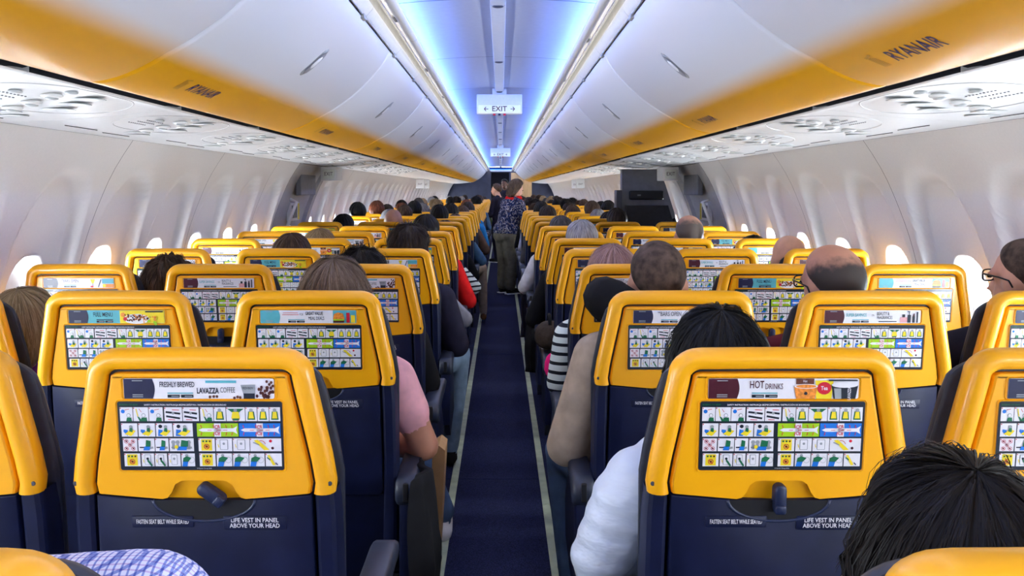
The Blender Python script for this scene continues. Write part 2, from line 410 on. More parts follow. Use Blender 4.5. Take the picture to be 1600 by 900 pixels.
# ------------------------------------------------------------------ mid-cabin exit doors
def door(s, n):
    d = empty('door_%d' % n, (0, 6.61, 0)); tag(d, 'grey mid-cabin exit door in the %s wall' % SIDE[s], 'door', kind='structure')
    h = 0.555; mb = MB(); V = []; F = []; nz = 34
    def X(z, inn=0.0): return s*(wall_x(min(max(z, ZB), ZT))-inn)
    cols = [(-h, 0.0), (-0.47, 0.0), (-0.455, -0.03), (0.455, -0.03), (0.47, 0.0), (h, 0.0)]
    for j in range(nz+1):
        z = ZB+(ZT-ZB)*j/nz
        for (y, i) in cols: V.append((X(z, i), y, z))
    m = len(cols)
    for j in range(nz):
        for k in range(m-1): F.append((j*m+k, j*m+k+1, (j+1)*m+k+1, (j+1)*m+k))
    mb.add(V, F); obj('door_panel', mb.mesh('door', ang=30), mat('door_grey', (0.42, 0.42, 0.43), 0.5, 0.03, 40), d)
    b = MB().box(min(X(1.45, 0.01), X(1.45, -0.03)), max(X(1.45, 0.01), X(1.45, -0.03)), -0.2, 0.3, 1.36, 1.53, bev=0.006); obj('upper_cover', b.mesh('c'), M_mgrey, d)
    hd = MB().tube([(X(1.33), -0.3, 1.33), (X(1.33, .05), -0.3, 1.31), (X(1.2, .055), -0.31, 1.2), (X(1.1, .05), -0.32, 1.10), (X(1.1), -0.32, 1.08)], 0.014, 8)
    obj('grab_handle', hd.mesh('h', smooth=True), M_white, d)
    p = MB()
    p.box(min(X(1.22, .004), X(1.22, -.03)), max(X(1.22, .004), X(1.22, -.03)), -0.12, 0.14, 1.16, 1.30)
    pl = obj('placard', p.mesh('p'), M_white, d)
    q = MB(); q.box(min(X(1.22, .007), X(1.22)), max(X(1.22, .007), X(1.22)), 0.09 if s < 0 else 0.09, 0.135, 1.165, 1.295, 0)
    for k in range(5): q.box(min(X(1.22, .007), X(1.22)), max(X(1.22, .007), X(1.22)), -0.10+0.036*k, -0.085+0.036*k, 1.18, 1.28, 1)
    obj('placard_print', q.mesh('q'), [P_yel, P_dark], pl)
    w = MB().box(min(X(1.0, 0.0), X(1.0, -0.06)), max(X(1.0, 0.0), X(1.0, -0.06)), -0.10, 0.12, 0.86, 1.12, bev=0.02); obj('door_window', w.mesh('w', ang=40), mat('sky_lit_window', (0.75, 0.85, 1.0), 0.3, 0.02, 5, emit=1.0), d)
    e = MB().box(min(s*1.43, s*1.30), max(s*1.43, s*1.30), 0.06, 0.30, 1.475, 1.585, bev=0.008)
    es = obj('exit_sign', e.mesh('e', ang=40), M_white, d)
    q = MB().box(min(s*1.41, s*1.32), max(s*1.41, s*1.32), 0.052, 0.0605, 1.49, 1.565, bev=0.003); obj('sign_face', q.mesh('f'), mat('exit_face', (0.78, 0.80, 0.72), 0.4, 0.02, 40), es)
    v, f = text2d('EXIT', 0.042, 0.8)
    t = MB().add([(s*1.365+x, 0.0505, 1.528+y) for x, y in v], f); obj('sign_text', t.mesh('t'), P_maroon, es)
for i, s in enumerate((-1, 1)): door(s, i+1)
# overwing exit sign boxes
k = 0
for s in (-1, 1):
    for y, w_ in ((14.3, 'nearer'), (15.3, 'farther')):
        e = empty('exit_sign_box', (s*1.37, y, 1.50)); tag(e, '%s small white exit sign box high on the %s wall over the wing' % (w_, SIDE[s]), 'sign', 'overwing exit sign boxes')
        obj('housing', MB().box(-0.07, 0.07, -0.06, 0.06, -0.07, 0.09, bev=0.01).mesh('b', ang=40), M_white, e)
        v, f = text2d('EXIT', 0.045, 0.8); obj('sign_text', MB().add([(x, -0.0605, yy) for x, yy in v], f).mesh('t'), P_maroon, e)

# ------------------------------------------------------------------ ceiling, cove lips, bin rails
ceil = empty('ceiling'); tag(ceil, 'curved grey aisle ceiling washed with blue light', 'ceiling', kind='structure')
def sweep(name, prof, y0, y1, m, parent, ang=40, thick=0):
    n = len(prof); V = [(x, y0, z) for x, z in prof]+[(x, y1, z) for x, z in prof]
    F = [(i, i+1, n+i+1, n+i) for i in range(n-1)]
    me = me_from(V, F, name); flat_angle(me, ang)
    return obj(name, me, m, parent)
cprof = [(x, 2.122-0.13*x*x) for x in [(-0.405+0.81*i/24) for i in range(25)]]
y = 3.15-1.37*5
while y < Y1:
    sweep('ceiling_panel', cprof, max(y+0.004, Y0), min(y+1.366, Y1), M_ceil, ceil); 
    y0_, y1_ = max(y+0.004, Y0), min(y+1.366, Y1)
    obj('raceway_cover', MB().box(-0.03, 0.03, y0_, y1_, 2.094, 2.118, bev=0.007).mesh('r', ang=40), M_ceil, ceil)
    obj('raceway_clip', MB().ell((0, y, 2.092), (0.022, 0.012, 0.006)).mesh('c', smooth=True), M_dgrey, ceil)
    y += 1.37
sweep('ceiling_backing', [(x, z+0.012) for x, z in cprof], Y0, Y1, M_dgrey, ceil)
for s in (-1, 1):
    y = -1.6 -1.22*2 if s < 0 else -1.2-1.22*2
    lip = [(0.318, 2.004), (0.316, 1.998), (0.320, 1.990), (0.332, 1.984), (0.346, 1.986), (0.358, 1.996), (0.364, 2.010), (0.366, 2.02), (0.385, 2.022), (0.385, 2.018)]
    while y < Y1:
        a, b = max(y, Y0)+0.002, min(y+1.22, Y1)-0.002
        sweep('cove_lip', [(s*x, z) for x, z in lip], a, b, M_white, ceil, 50)
        obj('lip_tab', MB().box(min(s*0.352, s*0.362), max(s*0.352, s*0.362), b-0.42, b-0.34, 1.990, 2.006, bev=0.002).mesh('t'), M_recess, ceil)
        y += 1.22
    sweep('cove_recess', [(s*0.385, 2.018), (s*0.392, 2.06), (s*0.42, 2.06), (s*0.425, 2.03), (s*0.425, 1.955)], Y0, Y1, M_recess, ceil)
    # unseen shell added to keep sky light out above bins and wall tops
    sweep('light_block_shell', [(s*1.47, 1.60), (s*1.62, 1.66), (s*1.40, 2.1), (s*0.8, 2.45), (0, 2.5)], Y0, Y1, M_dgrey, ceil)

# ------------------------------------------------------------------ overhead bins
BP = [(0.432, 1.952), (0.440, 1.928), (0.462, 1.893), (0.497, 1.850), (0.538, 1.808), (0.574, 1.775), (0.611, 1.747), (0.657, 1.716), (0.704, 1.690), (0.750, 1.664), (0.796, 1.644), (0.835, 1.633), (0.862, 1.630), (0.877, 1.634)]
def catmull(pts, sub=3):
    out = []
    for i in range(len(pts)-1):
        p0 = pts[max(i-1, 0)]; p1 = pts[i]; p2 = pts[i+1]; p3 = pts[min(i+2, len(pts)-1)]
        for k in range(sub):
            t = k/sub
            out.append(tuple(0.5*((2*p1[j])+(-p0[j]+p2[j])*t+(2*p0[j]-5*p1[j]+4*p2[j]-p3[j])*t*t+(-p0[j]+3*p1[j]-3*p2[j]+p3[j])*t**3) for j in range(len(p1))))
    out.append(pts[-1]); return out
BPS = catmull(BP)
BL_ = 1.524
def prof_at(x):
    for (a, b), (c, d) in zip(BPS, BPS[1:]):
        if a <= x <= c: 
            t = (x-a)/(c-a); sl = (d-b)/(c-a); return b+(d-b)*t, sl
    return BPS[-1][1], 0
def bin_meshes(s):
    """local: y 0..BL_, x signed by side"""
    g = 0.0035; e = 0.012
    V = []; F = []
    ys = [(g, 0.016), (g+0.0015, 0.006), (g+0.006, 0.0015), (e+0.006, 0.0)]
    ys = ys+[(BL_-y, o) for y, o in reversed(ys)]
    n = len(BPS)
    for y, o in ys:
        for i, (x, z) in enumerate(BPS):
            a = BPS[max(i-1, 0)]; b = BPS[min(i+1, n-1)]; t = Vector((b[0]-a[0], b[1]-a[1])).normalized(); nx, nz = -t.y, t.x   # outwards = up/out, push in
            if nz < 0: nx, nz = -nx, -nz
            V.append((s*(x+nx*o), y, z+nz*o))
    for i in range(len(ys)-1):
        for k in range(n-1): F.append((i*n+k, i*n+k+1, (i+1)*n+k+1, (i+1)*n+k))
    door = me_from(V, F, 'bin_door'); flat_angle(door, 35)
    b = MB(); ins = [(x+0.018, z+0.018) for x, z in BPS[::3]]
    b.prism([(s*x, z) for x, z in ins]+[(s*0.93, 1.66), (s*0.93, 1.97), (s*0.45, 1.985)], 'y', 0.001, BL_-0.001); body = b.mesh('bin_body')
    # latch: a slim recessed slot with a paddle, lying along the bulge
    lm = MB(); pm = MB(); n_ = 12
    def on(x, y, o):
        z, sl = prof_at(x); t = Vector((1, sl)).normalized(); nn = Vector((t.y, -t.x))
        if nn.y > 0: nn = -nn
        return (s*(x+nn.x*o), y, z+nn.y*o)
    xs = [0.515+0.088*i/n_ for i in range(n_+1)]; yc = BL_/2
    def slot(mbb, w, o, x0=0, x1=n_, sh=1.0, edge=None):
        V = []; F = []; c = (x0+x1)/2; hw = (x1-x0)/2
        for i in range(x0, x1+1):
            k = math.sqrt(max(0.0, 1-((i-c)/hw)**2))**0.6*sh
            for q in (-1, -0.6, 0.6, 1):
                V.append(on(xs[i], yc+q*w*max(k, 0.02), o if abs(q) < 1 else (edge if edge is not None else o)))
        for i in range(x1-x0):
            for q in range(3): F.append((i*4+q, i*4+q+1, i*4+q+5, i*4+q+4))
        mbb.add(V, F)
    slot(lm, 0.027, 0.003, edge=-0.002)
    slot(pm, 0.020, 0.0045, 1, n_-1)
    cm = MB(); slot(cm, 0.019, 0.006, 3, 8, edge=0.004)
    # logo text wrapped on the bulge
    v, f = text2d('RYANAIR', 0.052, 0.86, bold=0.012)
    L = MB(); lv = []
    lx = 0.765
    for (a, b_) in v:
        z, sl = prof_at(lx); px = lx-b_*math.cos(math.atan(sl))
        px -= 0.0
        yy = (LOGO_Y[s]+(a+0.10*b_ if s < 0 else -a-0.10*b_))
        lv.append(on(px, yy, 0.0012))
    L.add(lv, f)
    # small harp mark before the letters
    hv = []; hf = []
    def hp(a, b_):
        yy = LOGO_Y[s]+(a if s < 0 else -a); return on(lx-b_, yy, 0.0012)
    H = MB()
    a0 = -0.150
    for i in range(5):
        u = a0-0.012+0.006*i
        H.add([hp(u, 0.02-0.002*i), hp(u+0.003, 0.02-0.002*i), hp(u+0.009, -0.02), hp(u+0.006, -0.02)], [(0, 1, 2, 3)])
    H.add([hp(a0-0.016, 0.020), hp(a0+0.012, 0.026), hp(a0+0.016, 0.021), hp(a0-0.014, 0.015)], [(0, 1, 2, 3)])
    return door, body, lm.mesh('latch', smooth=True), pm.mesh('paddle', smooth=True), cm.mesh('cap', smooth=True), L.mesh('logo'), H.mesh('harp')
LOGO_Y = {-1: 0.39, 1: BL_-0.34}
M_gold = mat('logo_gold', (0.45, 0.22, 0.02), 0.4, 0.05, 50)
M_latch = mat('latch_grey', (0.30, 0.30, 0.31), 0.3, 0.04, 40)
for s in (-1, 1):
    door_, body_, latch_, paddle_, cap_, logo_, harp_ = bin_meshes(s)
    j0 = 1.79 if s < 0 else 1.86
    y = j0-3*BL_; k = 0
    while y < Y1-0.3:
        if y+BL_ > Y1: break
        o = empty('overhead_bin', (0, y, 0)); k += 1
        tag(o, ('white overhead bin with yellow lower edge, %s from the camera on the %s side' % (NTH[k-2], SIDE[s])) if k > 2 else ('white and yellow overhead bin on the %s, %s behind the camera' % (SIDE[s], ('second', 'first')[k-1])), 'overhead bin', 'overhead bins over the %s seats' % SIDE[s])
        obj('bin_body', body_, M_white, o)
        d = obj('bin_door', door_, M_bin, o)
        if k < 14:
            l = obj('latch', latch_, M_recess, o); obj('latch_paddle', paddle_, M_latch, l); obj('latch_cap', cap_, M_white, l)
            obj('logo', logo_, P_logo, o); obj('logo_mark', harp_, M_gold, o)
        y += BL_
    # rail above the bin doors
    tr = empty('trim_%d' % (3 if s < 0 else 4)); tag(tr, 'white rail along the top of the %s bins' % SIDE[s], 'rail', kind='structure')
    yy = Y0
    rail = [(0.4305, 1.957), (0.424, 1.960), (0.402, 1.985), (0.400, 1.992), (0.408, 2.0), (0.43, 2.0)]
    while yy < Y1-0.1:
        b = min(yy+BL_/2, Y1)
        sweep('rail_section', [(s*x, z) for x, z in rail], yy+0.0015, b-0.0015, M_white, tr, 50)
        obj('rail_hinge', MB().box(min(s*0.422, s*0.437), max(s*0.422, s*0.437), b-0.05, b, 1.945, 1.962, bev=0.003).mesh('h'), M_recess, tr)
        yy = b
    # dark gap under the bins
    t2 = obj('trim_%d' % (5 if s < 0 else 6), MB().prism([(s*0.866, 1.642), (s*0.905, 1.640), (s*0.905, 1.69), (s*0.866, 1.69)], 'y', Y0, Y1).mesh('gap'), M_gap)
    tag(t2, 'black shadow gap strip under the %s bins' % SIDE[s], 'trim', kind='structure')

# ------------------------------------------------------------------ passenger service units
PS = [(0.893, 1.626), (0.905, 1.622), (0.93, 1.626), (0.98, 1.622), (1.05, 1.614), (1.15, 1.604), (1.27, 1.597), (1.38, 1.594), (1.44, 1.597)]
PSS = catmull(PS, 2)
def psz(x):
    for (a, b), (c, d) in zip(PSS, PSS[1:]):
        if a <= x <= c: return b+(d-b)*(x-a)/(c-a)
    return 1.6
PITCH = 0.762
n = len(PSS)
V = [(x, y, z) for y in (0.0012, PITCH-0.0012) for x, z in PSS]+[(x, y, z+0.012) for y in (0.0012, PITCH-0.0012) for x, z in PSS]
F = [(i, i+1, n+i+1, n+i) for i in range(n-1)]+[(2*n+i, 2*n+i+1, i+1, i) for i in range(n-1)]+[(n+i, n+i+1, 3*n+i+1, 3*n+i) for i in range(n-1)]
PSU_P = me_from(V, F, 'psu_panel'); flat_angle(PSU_P, 40)
LENS = MB().ell((0, 0, 0), (0.045, 0.038, 0.0032), nu=20, nv=8).mesh('lens', smooth=True)
NOZ = MB().ell((0, 0, 0), (0.024, 0.024, 0.007), nu=16, nv=8).mesh('noz', smooth=True)
BTN = MB().ell((0, 0, 0), (0.013, 0.019, 0.005), nu=16, nv=6).mesh('btn', smooth=True)
mb = MB()
for i in range(9):
    for j in range(3):
        if (i+j) % 1 == 0: mb.ell((-0.028+0.028*j, -0.056+0.014*i, 0), (0.0026, 0.0034, 0.0012), nu=6, nv=4)
GRILL = mb.mesh('grill')
mb = MB().box(-0.10, 0.10, -0.001, 0.001, -0.001, 0.001); SLOT = mb.mesh('slot')
def ridge_mesh():
    # oval moulded ridge round the lamps
    pts = [(1.06+0.15*math.cos(t), 0.0+0.30*math.sin(t)) for t in [2*PI*i/48 for i in range(48)]]
    return MB().tube([(x, y, psz(x)+0.0005) for x, y in pts+pts[:1]], 0.0022, 6, cap=False).mesh('ridge', smooth=True)
RIDGE = ridge_mesh()
for s in (-1, 1):
    y = 1.80-0.20-PITCH*6; k = 0
    while y+PITCH < Y1:
        o = empty('passenger_service_unit', (0, y, 0)); k += 1
        tag(o, ('white lamp and air vent panel, %s from the camera on the %s side' % (NTH[k-6], SIDE[s])) if k > 6 else ('white lamp and air vent panel on the %s, %s behind the camera' % (SIDE[s], NTH[7-k])), 'service panel', 'service panels over the %s seats' % SIDE[s])
        if s > 0: o.rotation_euler = (0, 0, 0)
        if s < 0: o.rotation_euler = (0, 0, PI); o.location = (0, y+PITCH, 0)
        def Yl(v): return v if s > 0 else PITCH-v
        obj('panel', PSU_P, M_psu, o)
        if 4 <= k < 18:
            obj('ridge', RIDGE, M_psu, o, (0, PITCH/2, 0))
            for i, (x, yy) in enumerate(((0.99, 0.42), (1.05, 0.47), (1.12, 0.53))):
                obj('reading_lamp', LENS, M_psug, o, (x, Yl(yy), psz(x)-0.002))
            for i, (x, yy) in enumerate(((1.01, 0.30), (1.09, 0.36), (1.17, 0.42))):
                q = obj('air_nozzle', NOZ, M_white, o, (x, Yl(yy), psz(x)-0.004))
                obj('nozzle_core', BTN, M_psug, q, (0, 0, -0.006))
            obj('call_button', BTN, M_blue, o, (1.035, Yl(0.20), psz(1.035)-0.003))
            obj('lamp_switch', BTN, M_dgrey, o, (0.965, Yl(0.30), psz(0.965)-0.002))
            obj('speaker_grille', GRILL, M_mgrey, o, (1.09, Yl(0.23), psz(1.09)-0.001), (0, 0.09, 0))
            for xx, yy in ((1.30, 0.25), (1.33, 0.55)):
                obj('seam_slot', SLOT, M_gap, o, (xx, Yl(yy), psz(xx)-0.0015), (0, 0, PI/2))
            for xx, yy in ((1.24, 0.50), (1.28, 0.60)):
                obj('lamp_cover', LENS, M_psug, o, (xx, Yl(yy), psz(xx)-0.001))
        y += PITCH
    t2 = obj('trim_%d' % (7 if s < 0 else 8), MB().prism([(s*1.437, 1.598), (s*1.452, 1.594), (s*1.47, 1.62), (s*1.437, 1.62)], 'y', Y0, Y1).mesh('gap'), M_gap)
    tag(t2, 'dark seam where the %s wall meets the service panels' % SIDE[s], 'trim', kind='structure')

# ------------------------------------------------------------------ exit signs hanging from the ceiling
M_exitface = mat('exit_sign_face', (0.72, 0.76, 0.66), 0.4, 0.02, 30, emit=0.25)
def exit_sign(y, label):
    o = empty('exit_sign', (0, y, 1.925)); tag(o, label, 'sign', 'hanging exit signs')
    obj('housing', MB().box(-0.16, 0.16, 0, 0.06, 0.012, 0.150, bev=0.006).mesh('b', ang=40), M_white, o); obj('mount', MB().box(-0.05, 0.05, 0.015, 0.05, 0.149, 0.192).mesh('m'), M_white, o)
    obj('sign_face', MB().box(-0.148, 0.148, -0.010, 0.002, 0.016, 0.074, bev=0.006).mesh('f', ang=40), M_exitface, o)
    v, f = text2d('EXIT', 0.052, 1.0, bold=0.01)
    t = MB().add([(x, -0.0108, 0.045+yy) for x, yy in v], f)
    for d in (-1, 1):
        c = d*0.092
        t.add([(c-0.014, -0.0108, 0.0425), (c+0.014, -0.0108, 0.0425), (c+0.014, -0.0108, 0.0475), (c-0.014, -0.0108, 0.0475)], [(0, 1, 2, 3)])
        tip = c+d*0.017
        for u in (-1, 1): t.add([(tip, -0.0109, 0.045), (tip-d*0.007, -0.0109, 0.045), (tip-d*0.018, -0.0109, 0.045+u*0.015), (tip-d*0.011, -0.0109, 0.045+u*0.015)], [(0, 1, 2, 3)])
    obj('sign_text', t.mesh('t'), P_maroon, o)
    for x, m in ((-0.036, P_red), (0.0, P_navy), (0.036, P_red)):
        obj('call_light', MB().box(x-0.009, x+0.009, -0.004, 0.006, 0.0, 0.013, bev=0.001).mesh('l'), m, o)
exit_sign(5.88, 'nearer white hanging exit sign with arrows over the aisle')
exit_sign(13.4, 'farther white hanging exit sign with arrows over the aisle')

# ------------------------------------------------------------------ cabin ends
wf = MB()
wf.box(-1.7, -0.30, Y1-0.06, Y1, 0, 2.1); wf.box(0.26, 1.7, Y1-0.06, Y1, 0, 2.1); wf.box(-0.30, 0.26, Y1-0.06, Y1, 1.93, 2.1)
tag(obj('wall_front', wf.mesh('wf'), M_bulk), 'dark blue-grey front bulkhead with a doorway', 'wall', kind='structure')
tag(obj('wall_back', MB().box(-1.75, 1.75, Y0-0.08, Y0-0.02, 0, 2.5).mesh('wb'), M_wall), 'pale rear bulkhead behind the camera', 'wall', kind='structure')
vb = MB().box(-0.36, -0.30, Y1, Y1+0.8, 0, 2.0).box(0.26, 0.32, Y1, Y1+0.8, 0, 2.0).box(-0.36, 0.32, Y1, Y1+0.8, 1.95, 2.0).box(-0.36, 0.32, Y1, Y1+0.8, -0.05, 0.0)  # box added behind the doorway to shut out sky light
tag(obj('wall_light_block', vb.mesh('vb'), M_bulk), 'dark box added beyond the front bulkhead to keep light out', 'wall', kind='structure')
tag(obj('door_3', MB().box(-0.30, 0.26, Y1+0.7, Y1+0.74, 0, 1.95, bev=0.01).mesh('d'), M_dgrey), 'dark flight deck door beyond the front bulkhead', 'door', kind='structure')
tag(obj('ceiling_end_trim', MB().box(-0.33, 0.33, Y1-0.3, Y1-0.07, 1.965, 2.02, bev=0.01).mesh('t'), M_white), 'white end panel of the ceiling at the front', 'trim', kind='structure')
tag(obj('ceiling_end_light', MB().box(-0.30, 0.30, Y1-0.32, Y1-0.301, 2.02, 2.04, bev=0.003).mesh('t'), mat('blue_end_light', (0.02, 0.2, 0.9), 0.4, 0.02, 4, emit=0.8)), 'blue light bar at the front end of the ceiling', 'light', kind='structure')
# galley wall with wood-toned panels seen right of the aisle at the front
tag(obj('wall_galley', MB().box(0.30, 0.90, Y1-1.4, Y1-1.36, 0, 1.9, bev=0.01).mesh('g'), mat('galley_panel', (0.62, 0.42, 0.22), 0.5, 0.08, 3, stretch=(6, 1, 1))), 'warm-toned galley panel at the front right', 'wall', kind='structure')


# ------------------------------------------------------------------ seats
ZTOP = 1.146
def lean(z): return 0.13*(ZTOP-z)
def P(u, z, o): return (u, lean(z)-o, z)          # o = distance proud of the back plane, towards the row behind
def half_outline():
    pts = [(0.2135, 0.903), (0.2165, 0.922), (0.2105, 0.965), (0.2005, 1.015), (0.1915, 1.060), (0.1850, 1.092)]
    for i in range(1, 8):
        a = math.radians(8+82*i/7); pts.append((0.131+0.0535*math.cos(a), 1.0955+0.0505*math.sin(a)))
    pts += [(0.07, 1.1465), (0.0, 1.147)]
    return pts
HO = half_outline()
OUT = [(-x, z) for x, z in HO]+[(x, z) for x, z in reversed(HO[:-1])]     # left bottom -> top -> right bottom
def offset_path(path, t):
    out = []; n = len(path)
    for i, p in enumerate(path):
        a = Vector(path[max(i-1, 0)]); b = Vector(path[min(i+1, n-1)]); d = (b-a).normalized()
        nrm = Vector((d.y, -d.x))                      # to the right of travel = inwards
        if i == 0 or i == n-1: nrm = Vector((1 if i == 0 else -1, 0))
        q = Vector(p)+nrm*t; out.append((q.x, q.y))
    return out
def strip_mesh(rows, path=OUT, cap=False):
    n = len(path); V = []; F = []
    for t, o in rows:
        for (x, z) in offset_path(path, t): V.append(P(x, z, o))
    for r in range(len(rows)-1):
        for i in range(n-1): F.append((r*n+i, r*n+i+1, (r+1)*n+i+1, (r+1)*n+i))
    if cap:
        F.append(tuple(r*n for r in range(len(rows)))); F.append(tuple(r*n+n-1 for r in range(len(rows)))[::-1])
    return V, F
RIM = MB().add(*strip_mesh([(0.020, -0.050), (0.011, -0.036), (0.003, -0.020), (0.0, -0.006), (0.002, 0.003), (0.006, 0.009), (0.013, 0.0135), (0.021, 0.0145), (0.028, 0.0125), (0.0330, 0.008), (0.0345, 0.002), (0.0350, -0.006)], cap=True)).mesh('rim', ang=35)
# inner yellow panel with the latch notch
def inner_panel():
    mb = MB()
    rows = [(0.0395, -0.004), (0.0400, 0.002), (0.0415, 0.0052), (0.0445, 0.0068)]
    V, F = strip_mesh(rows); 
    top = offset_path(OUT, 0.0445)
    bot = [(0.120, 0.8985), (0.068, 0.8940), (0.060, 0.8960), (0.053, 0.905), (0.047, 0.9185), (0.038, 0.9245), (0.028, 0.926), (-0.028, 0.926), (-0.038, 0.9245), (-0.047, 0.9185), (-0.053, 0.905), (-0.060, 0.8960), (-0.068, 0.8940), (-0.120, 0.8985)]
    mb.add(V, F)
    poly = top+bot; n = len(poly)
    mb.add([P(x, z, 0.0068) for x, z in poly], [tuple(range(n))])
    bl = [top[-1]]+bot+[top[0]]; m = len(bl)
    mb.add([P(x, z, 0.0068) for x, z in bl]+[P(x, z, -0.006) for x, z in bl], [(i, i+1, m+i+1, m+i) for i in range(m-1)])
    mb.add([P(-0.07, 0.885, -0.005), P(0.07, 0.885, -0.005), P(0.06, 0.932, -0.001), P(-0.06, 0.932, -0.001)], [(0, 1, 2, 3)])
    # moulded frame lips round the two print windows
    for (u0, u1, z0, z1) in ((-0.1345, 0.1345, 0.9425, 1.0605), (-0.1235, 0.1235, 1.0635, 1.0985)):
        r = rounded(u0-0.002, u1+0.002, z0-0.002, z1+0.002, 0.006)
        q = rounded(u0, u1, z0, z1, 0.005); k = len(r)
        mb.add([P(x, z, 0.0067) for x, z in r]+[P(x, z, 0.0088) for x, z in [((a+c)/2, (b+d)/2) for (a, b), (c, d) in zip(r, q)]]+[P(x, z, 0.0070) for x, z in q],
               [(i, (i+1) % k, k+(i+1) % k, k+i) for i in range(k)]+[(k+i, k+(i+1) % k, 2*k+(i+1) % k, 2*k+i) for i in range(k)])
    return mb.mesh('panel', ang=35)
def rounded(u0, u1, z0, z1, r, n=4):
    out = []
    for cx, cz, a0 in ((u1-r, z1-r, 0), (u0+r, z1-r, 90), (u0+r, z0+r, 180), (u1-r, z0+r, 270)):
        for i in range(n+1):
            a = math.radians(a0+90*i/n); out.append((cx+r*math.cos(a), cz+r*math.sin(a)))
    return out
PANEL = inner_panel()
gp = offset_path(OUT, 0.030)
GROOVE = MB().add([P(x, z, -0.004) for x, z in gp], [tuple(range(len(gp)))]).mesh('groove')
def plate(poly, o0, o1, bev=0.004):
    """rounded-edge plate on the back plane"""
    k = len(poly); c = (sum(p[0] for p in poly)/k, sum(p[1] for p in poly)/k)
    def sh(d): return [(x-(x-c[0])/max(1e-6, math.hypot(x-c[0], z-c[1]))*d, z-(z-c[1])/max(1e-6, math.hypot(x-c[0], z-c[1]))*d) for x, z in poly]
    rings = [(0, o0), (0, o1-bev), (bev*0.35, o1-bev*0.3), (bev, o1)]
    V = []; F = []
    for d, o in rings: V += [P(x, z, o) for x, z in sh(d)]
    for r in range(3): F += [(r*k+i, r*k+(i+1) % k, (r+1)*k+(i+1) % k, (r+1)*k+i) for i in range(k)]
    F.append(tuple(3*k+i for i in range(k)))
    return V, F
tb = [(0.176, 0.901), (0.10, 0.8945), (0.0, 0.8905), (-0.10, 0.8945), (-0.176, 0.901), (-0.180, 0.62), (-0.172, 0.608), (0.172, 0.608), (0.180, 0.62)]
TRAY = MB().add(*plate(tb, -0.012, 0.0085)).mesh('tray', ang=35)
mb = MB(); arc = [(0.083*math.cos(a), 0.893-0.036*math.sin(a)) for a in [PI*i/18 for i in range(19)]]
mb.add([P(x, z, 0.0088) for x, z in arc], [tuple(range(19))], 0)  # flat black half-disc: shade of the finger recess put into the colour
SCOOP_SHADE = mb.mesh('scoop')
SCOOPR = MB().tube([P(x, z, 0.0085) for x, z in arc], 0.0028, 6).mesh('ridge', smooth=True)
LATCH = MB().add(*plate(rounded(-0.010, 0.010, 0.873, 0.922, 0.009), 0.004, 0.021, 0.005)).add(*plate(rounded(-0.009, 0.009, 0.8725, 0.888, 0.004), 0.01, 0.024, 0.003)).mesh('latch', ang=40)
def rail_mesh(s):
    a = [(s*0.1815, 0.905), (s*0.2125, 0.902), (s*0.2165, 0.72), (s*0.214, 0.44), (s*0.178, 0.44), (s*0.184, 0.72)]
    V = []; F = []
    rows = [(0.1815, 0.2125, 0.904), (0.1825, 0.2155, 0.86), (0.184, 0.2165, 0.72), (0.180, 0.2155, 0.55), (0.176, 0.212, 0.42)]
    pr = [(0, -0.02), (0, 0.004), (0.18, 0.0085), (0.75, 0.0085), (0.95, 0.003), (1, -0.008), (1, -0.06)]
    for x0, x1, z in rows:
        for t, o in pr: V.append(P(s*(x0+(x1-x0)*t), z, o))
    m = len(pr)
    for r in range(len(rows)-1):
        for k in range(m-1): F.append((r*m+k, r*m+k+1, (r+1)*m+k+1, (r+1)*m+k))
    return MB().add(V, F).mesh('rail', ang=35)
RAIL = {s: rail_mesh(s) for s in (-1, 1)}
LOWER = MB().add(*plate([(0.182, 0.61), (-0.182, 0.61), (-0.178, 0.36), (0.178, 0.36)], -0.03, 0.002)).mesh('lower', ang=35)
SCREW = MB().add(*plate([(0.004*math.cos(2*PI*i/10), 0.922+0.004*math.sin(2*PI*i/10)) for i in range(10)], 0.0, 0.002, 0.001)).mesh('screw')
# front cushion: outline extruded forwards
def cushion():
    path = [(-0.205, 0.44), (-0.213, 0.60), (-0.216, 0.80)]+[(x*1.004, z) for x, z in OUT[1:-1]]+[(0.216, 0.80), (0.213, 0.60), (0.205, 0.44)]
    path = [(x*1.006, z-0.030*smooth01(1.05, 1.14, z)) for x, z in path]
    n = len(path); V = []; F = []
    rows = [(0.006, -0.046), (0.0, -0.051), (0.0, -0.060), (0.006, -0.074), (0.02, -0.082), (0.06, -0.086)]
    for t, o in rows: V += [P(x, z, o) for x, z in offset_path(path, t)]
    for r in range(len(rows)-1): F += [(r*n+i, r*n+i+1, (r+1)*n+i+1, (r+1)*n+i) for i in range(n-1)]
    F.append(tuple((len(rows)-1)*n+i for i in range(n))); F.append(tuple(range(n))[::-1])
    return MB().add(V, F).mesh('cushion', ang=50)
CUSH = cushion()
SEATB = MB().box(-0.218, 0.218, 0.15, 0.60, 0.36, 0.455, bev=0.03, seg=3).mesh('seatpan', ang=50)
FRAME = MB().box(-0.21, 0.21, 0.17, 0.56, 0.30, 0.358, bev=0.01).mesh('frame')
LEG = MB().tube([(0, 0.22, 0.31), (0, 0.14, 0.05), (0, 0.12, 0.004)], 0.016, 8).tube([(0, 0.50, 0.31), (0, 0.52, 0.004)], 0.016, 8).box(-0.02, 0.02, 0.08, 0.56, 0.001, 0.02, bev=0.004).mesh('leg', ang=40)
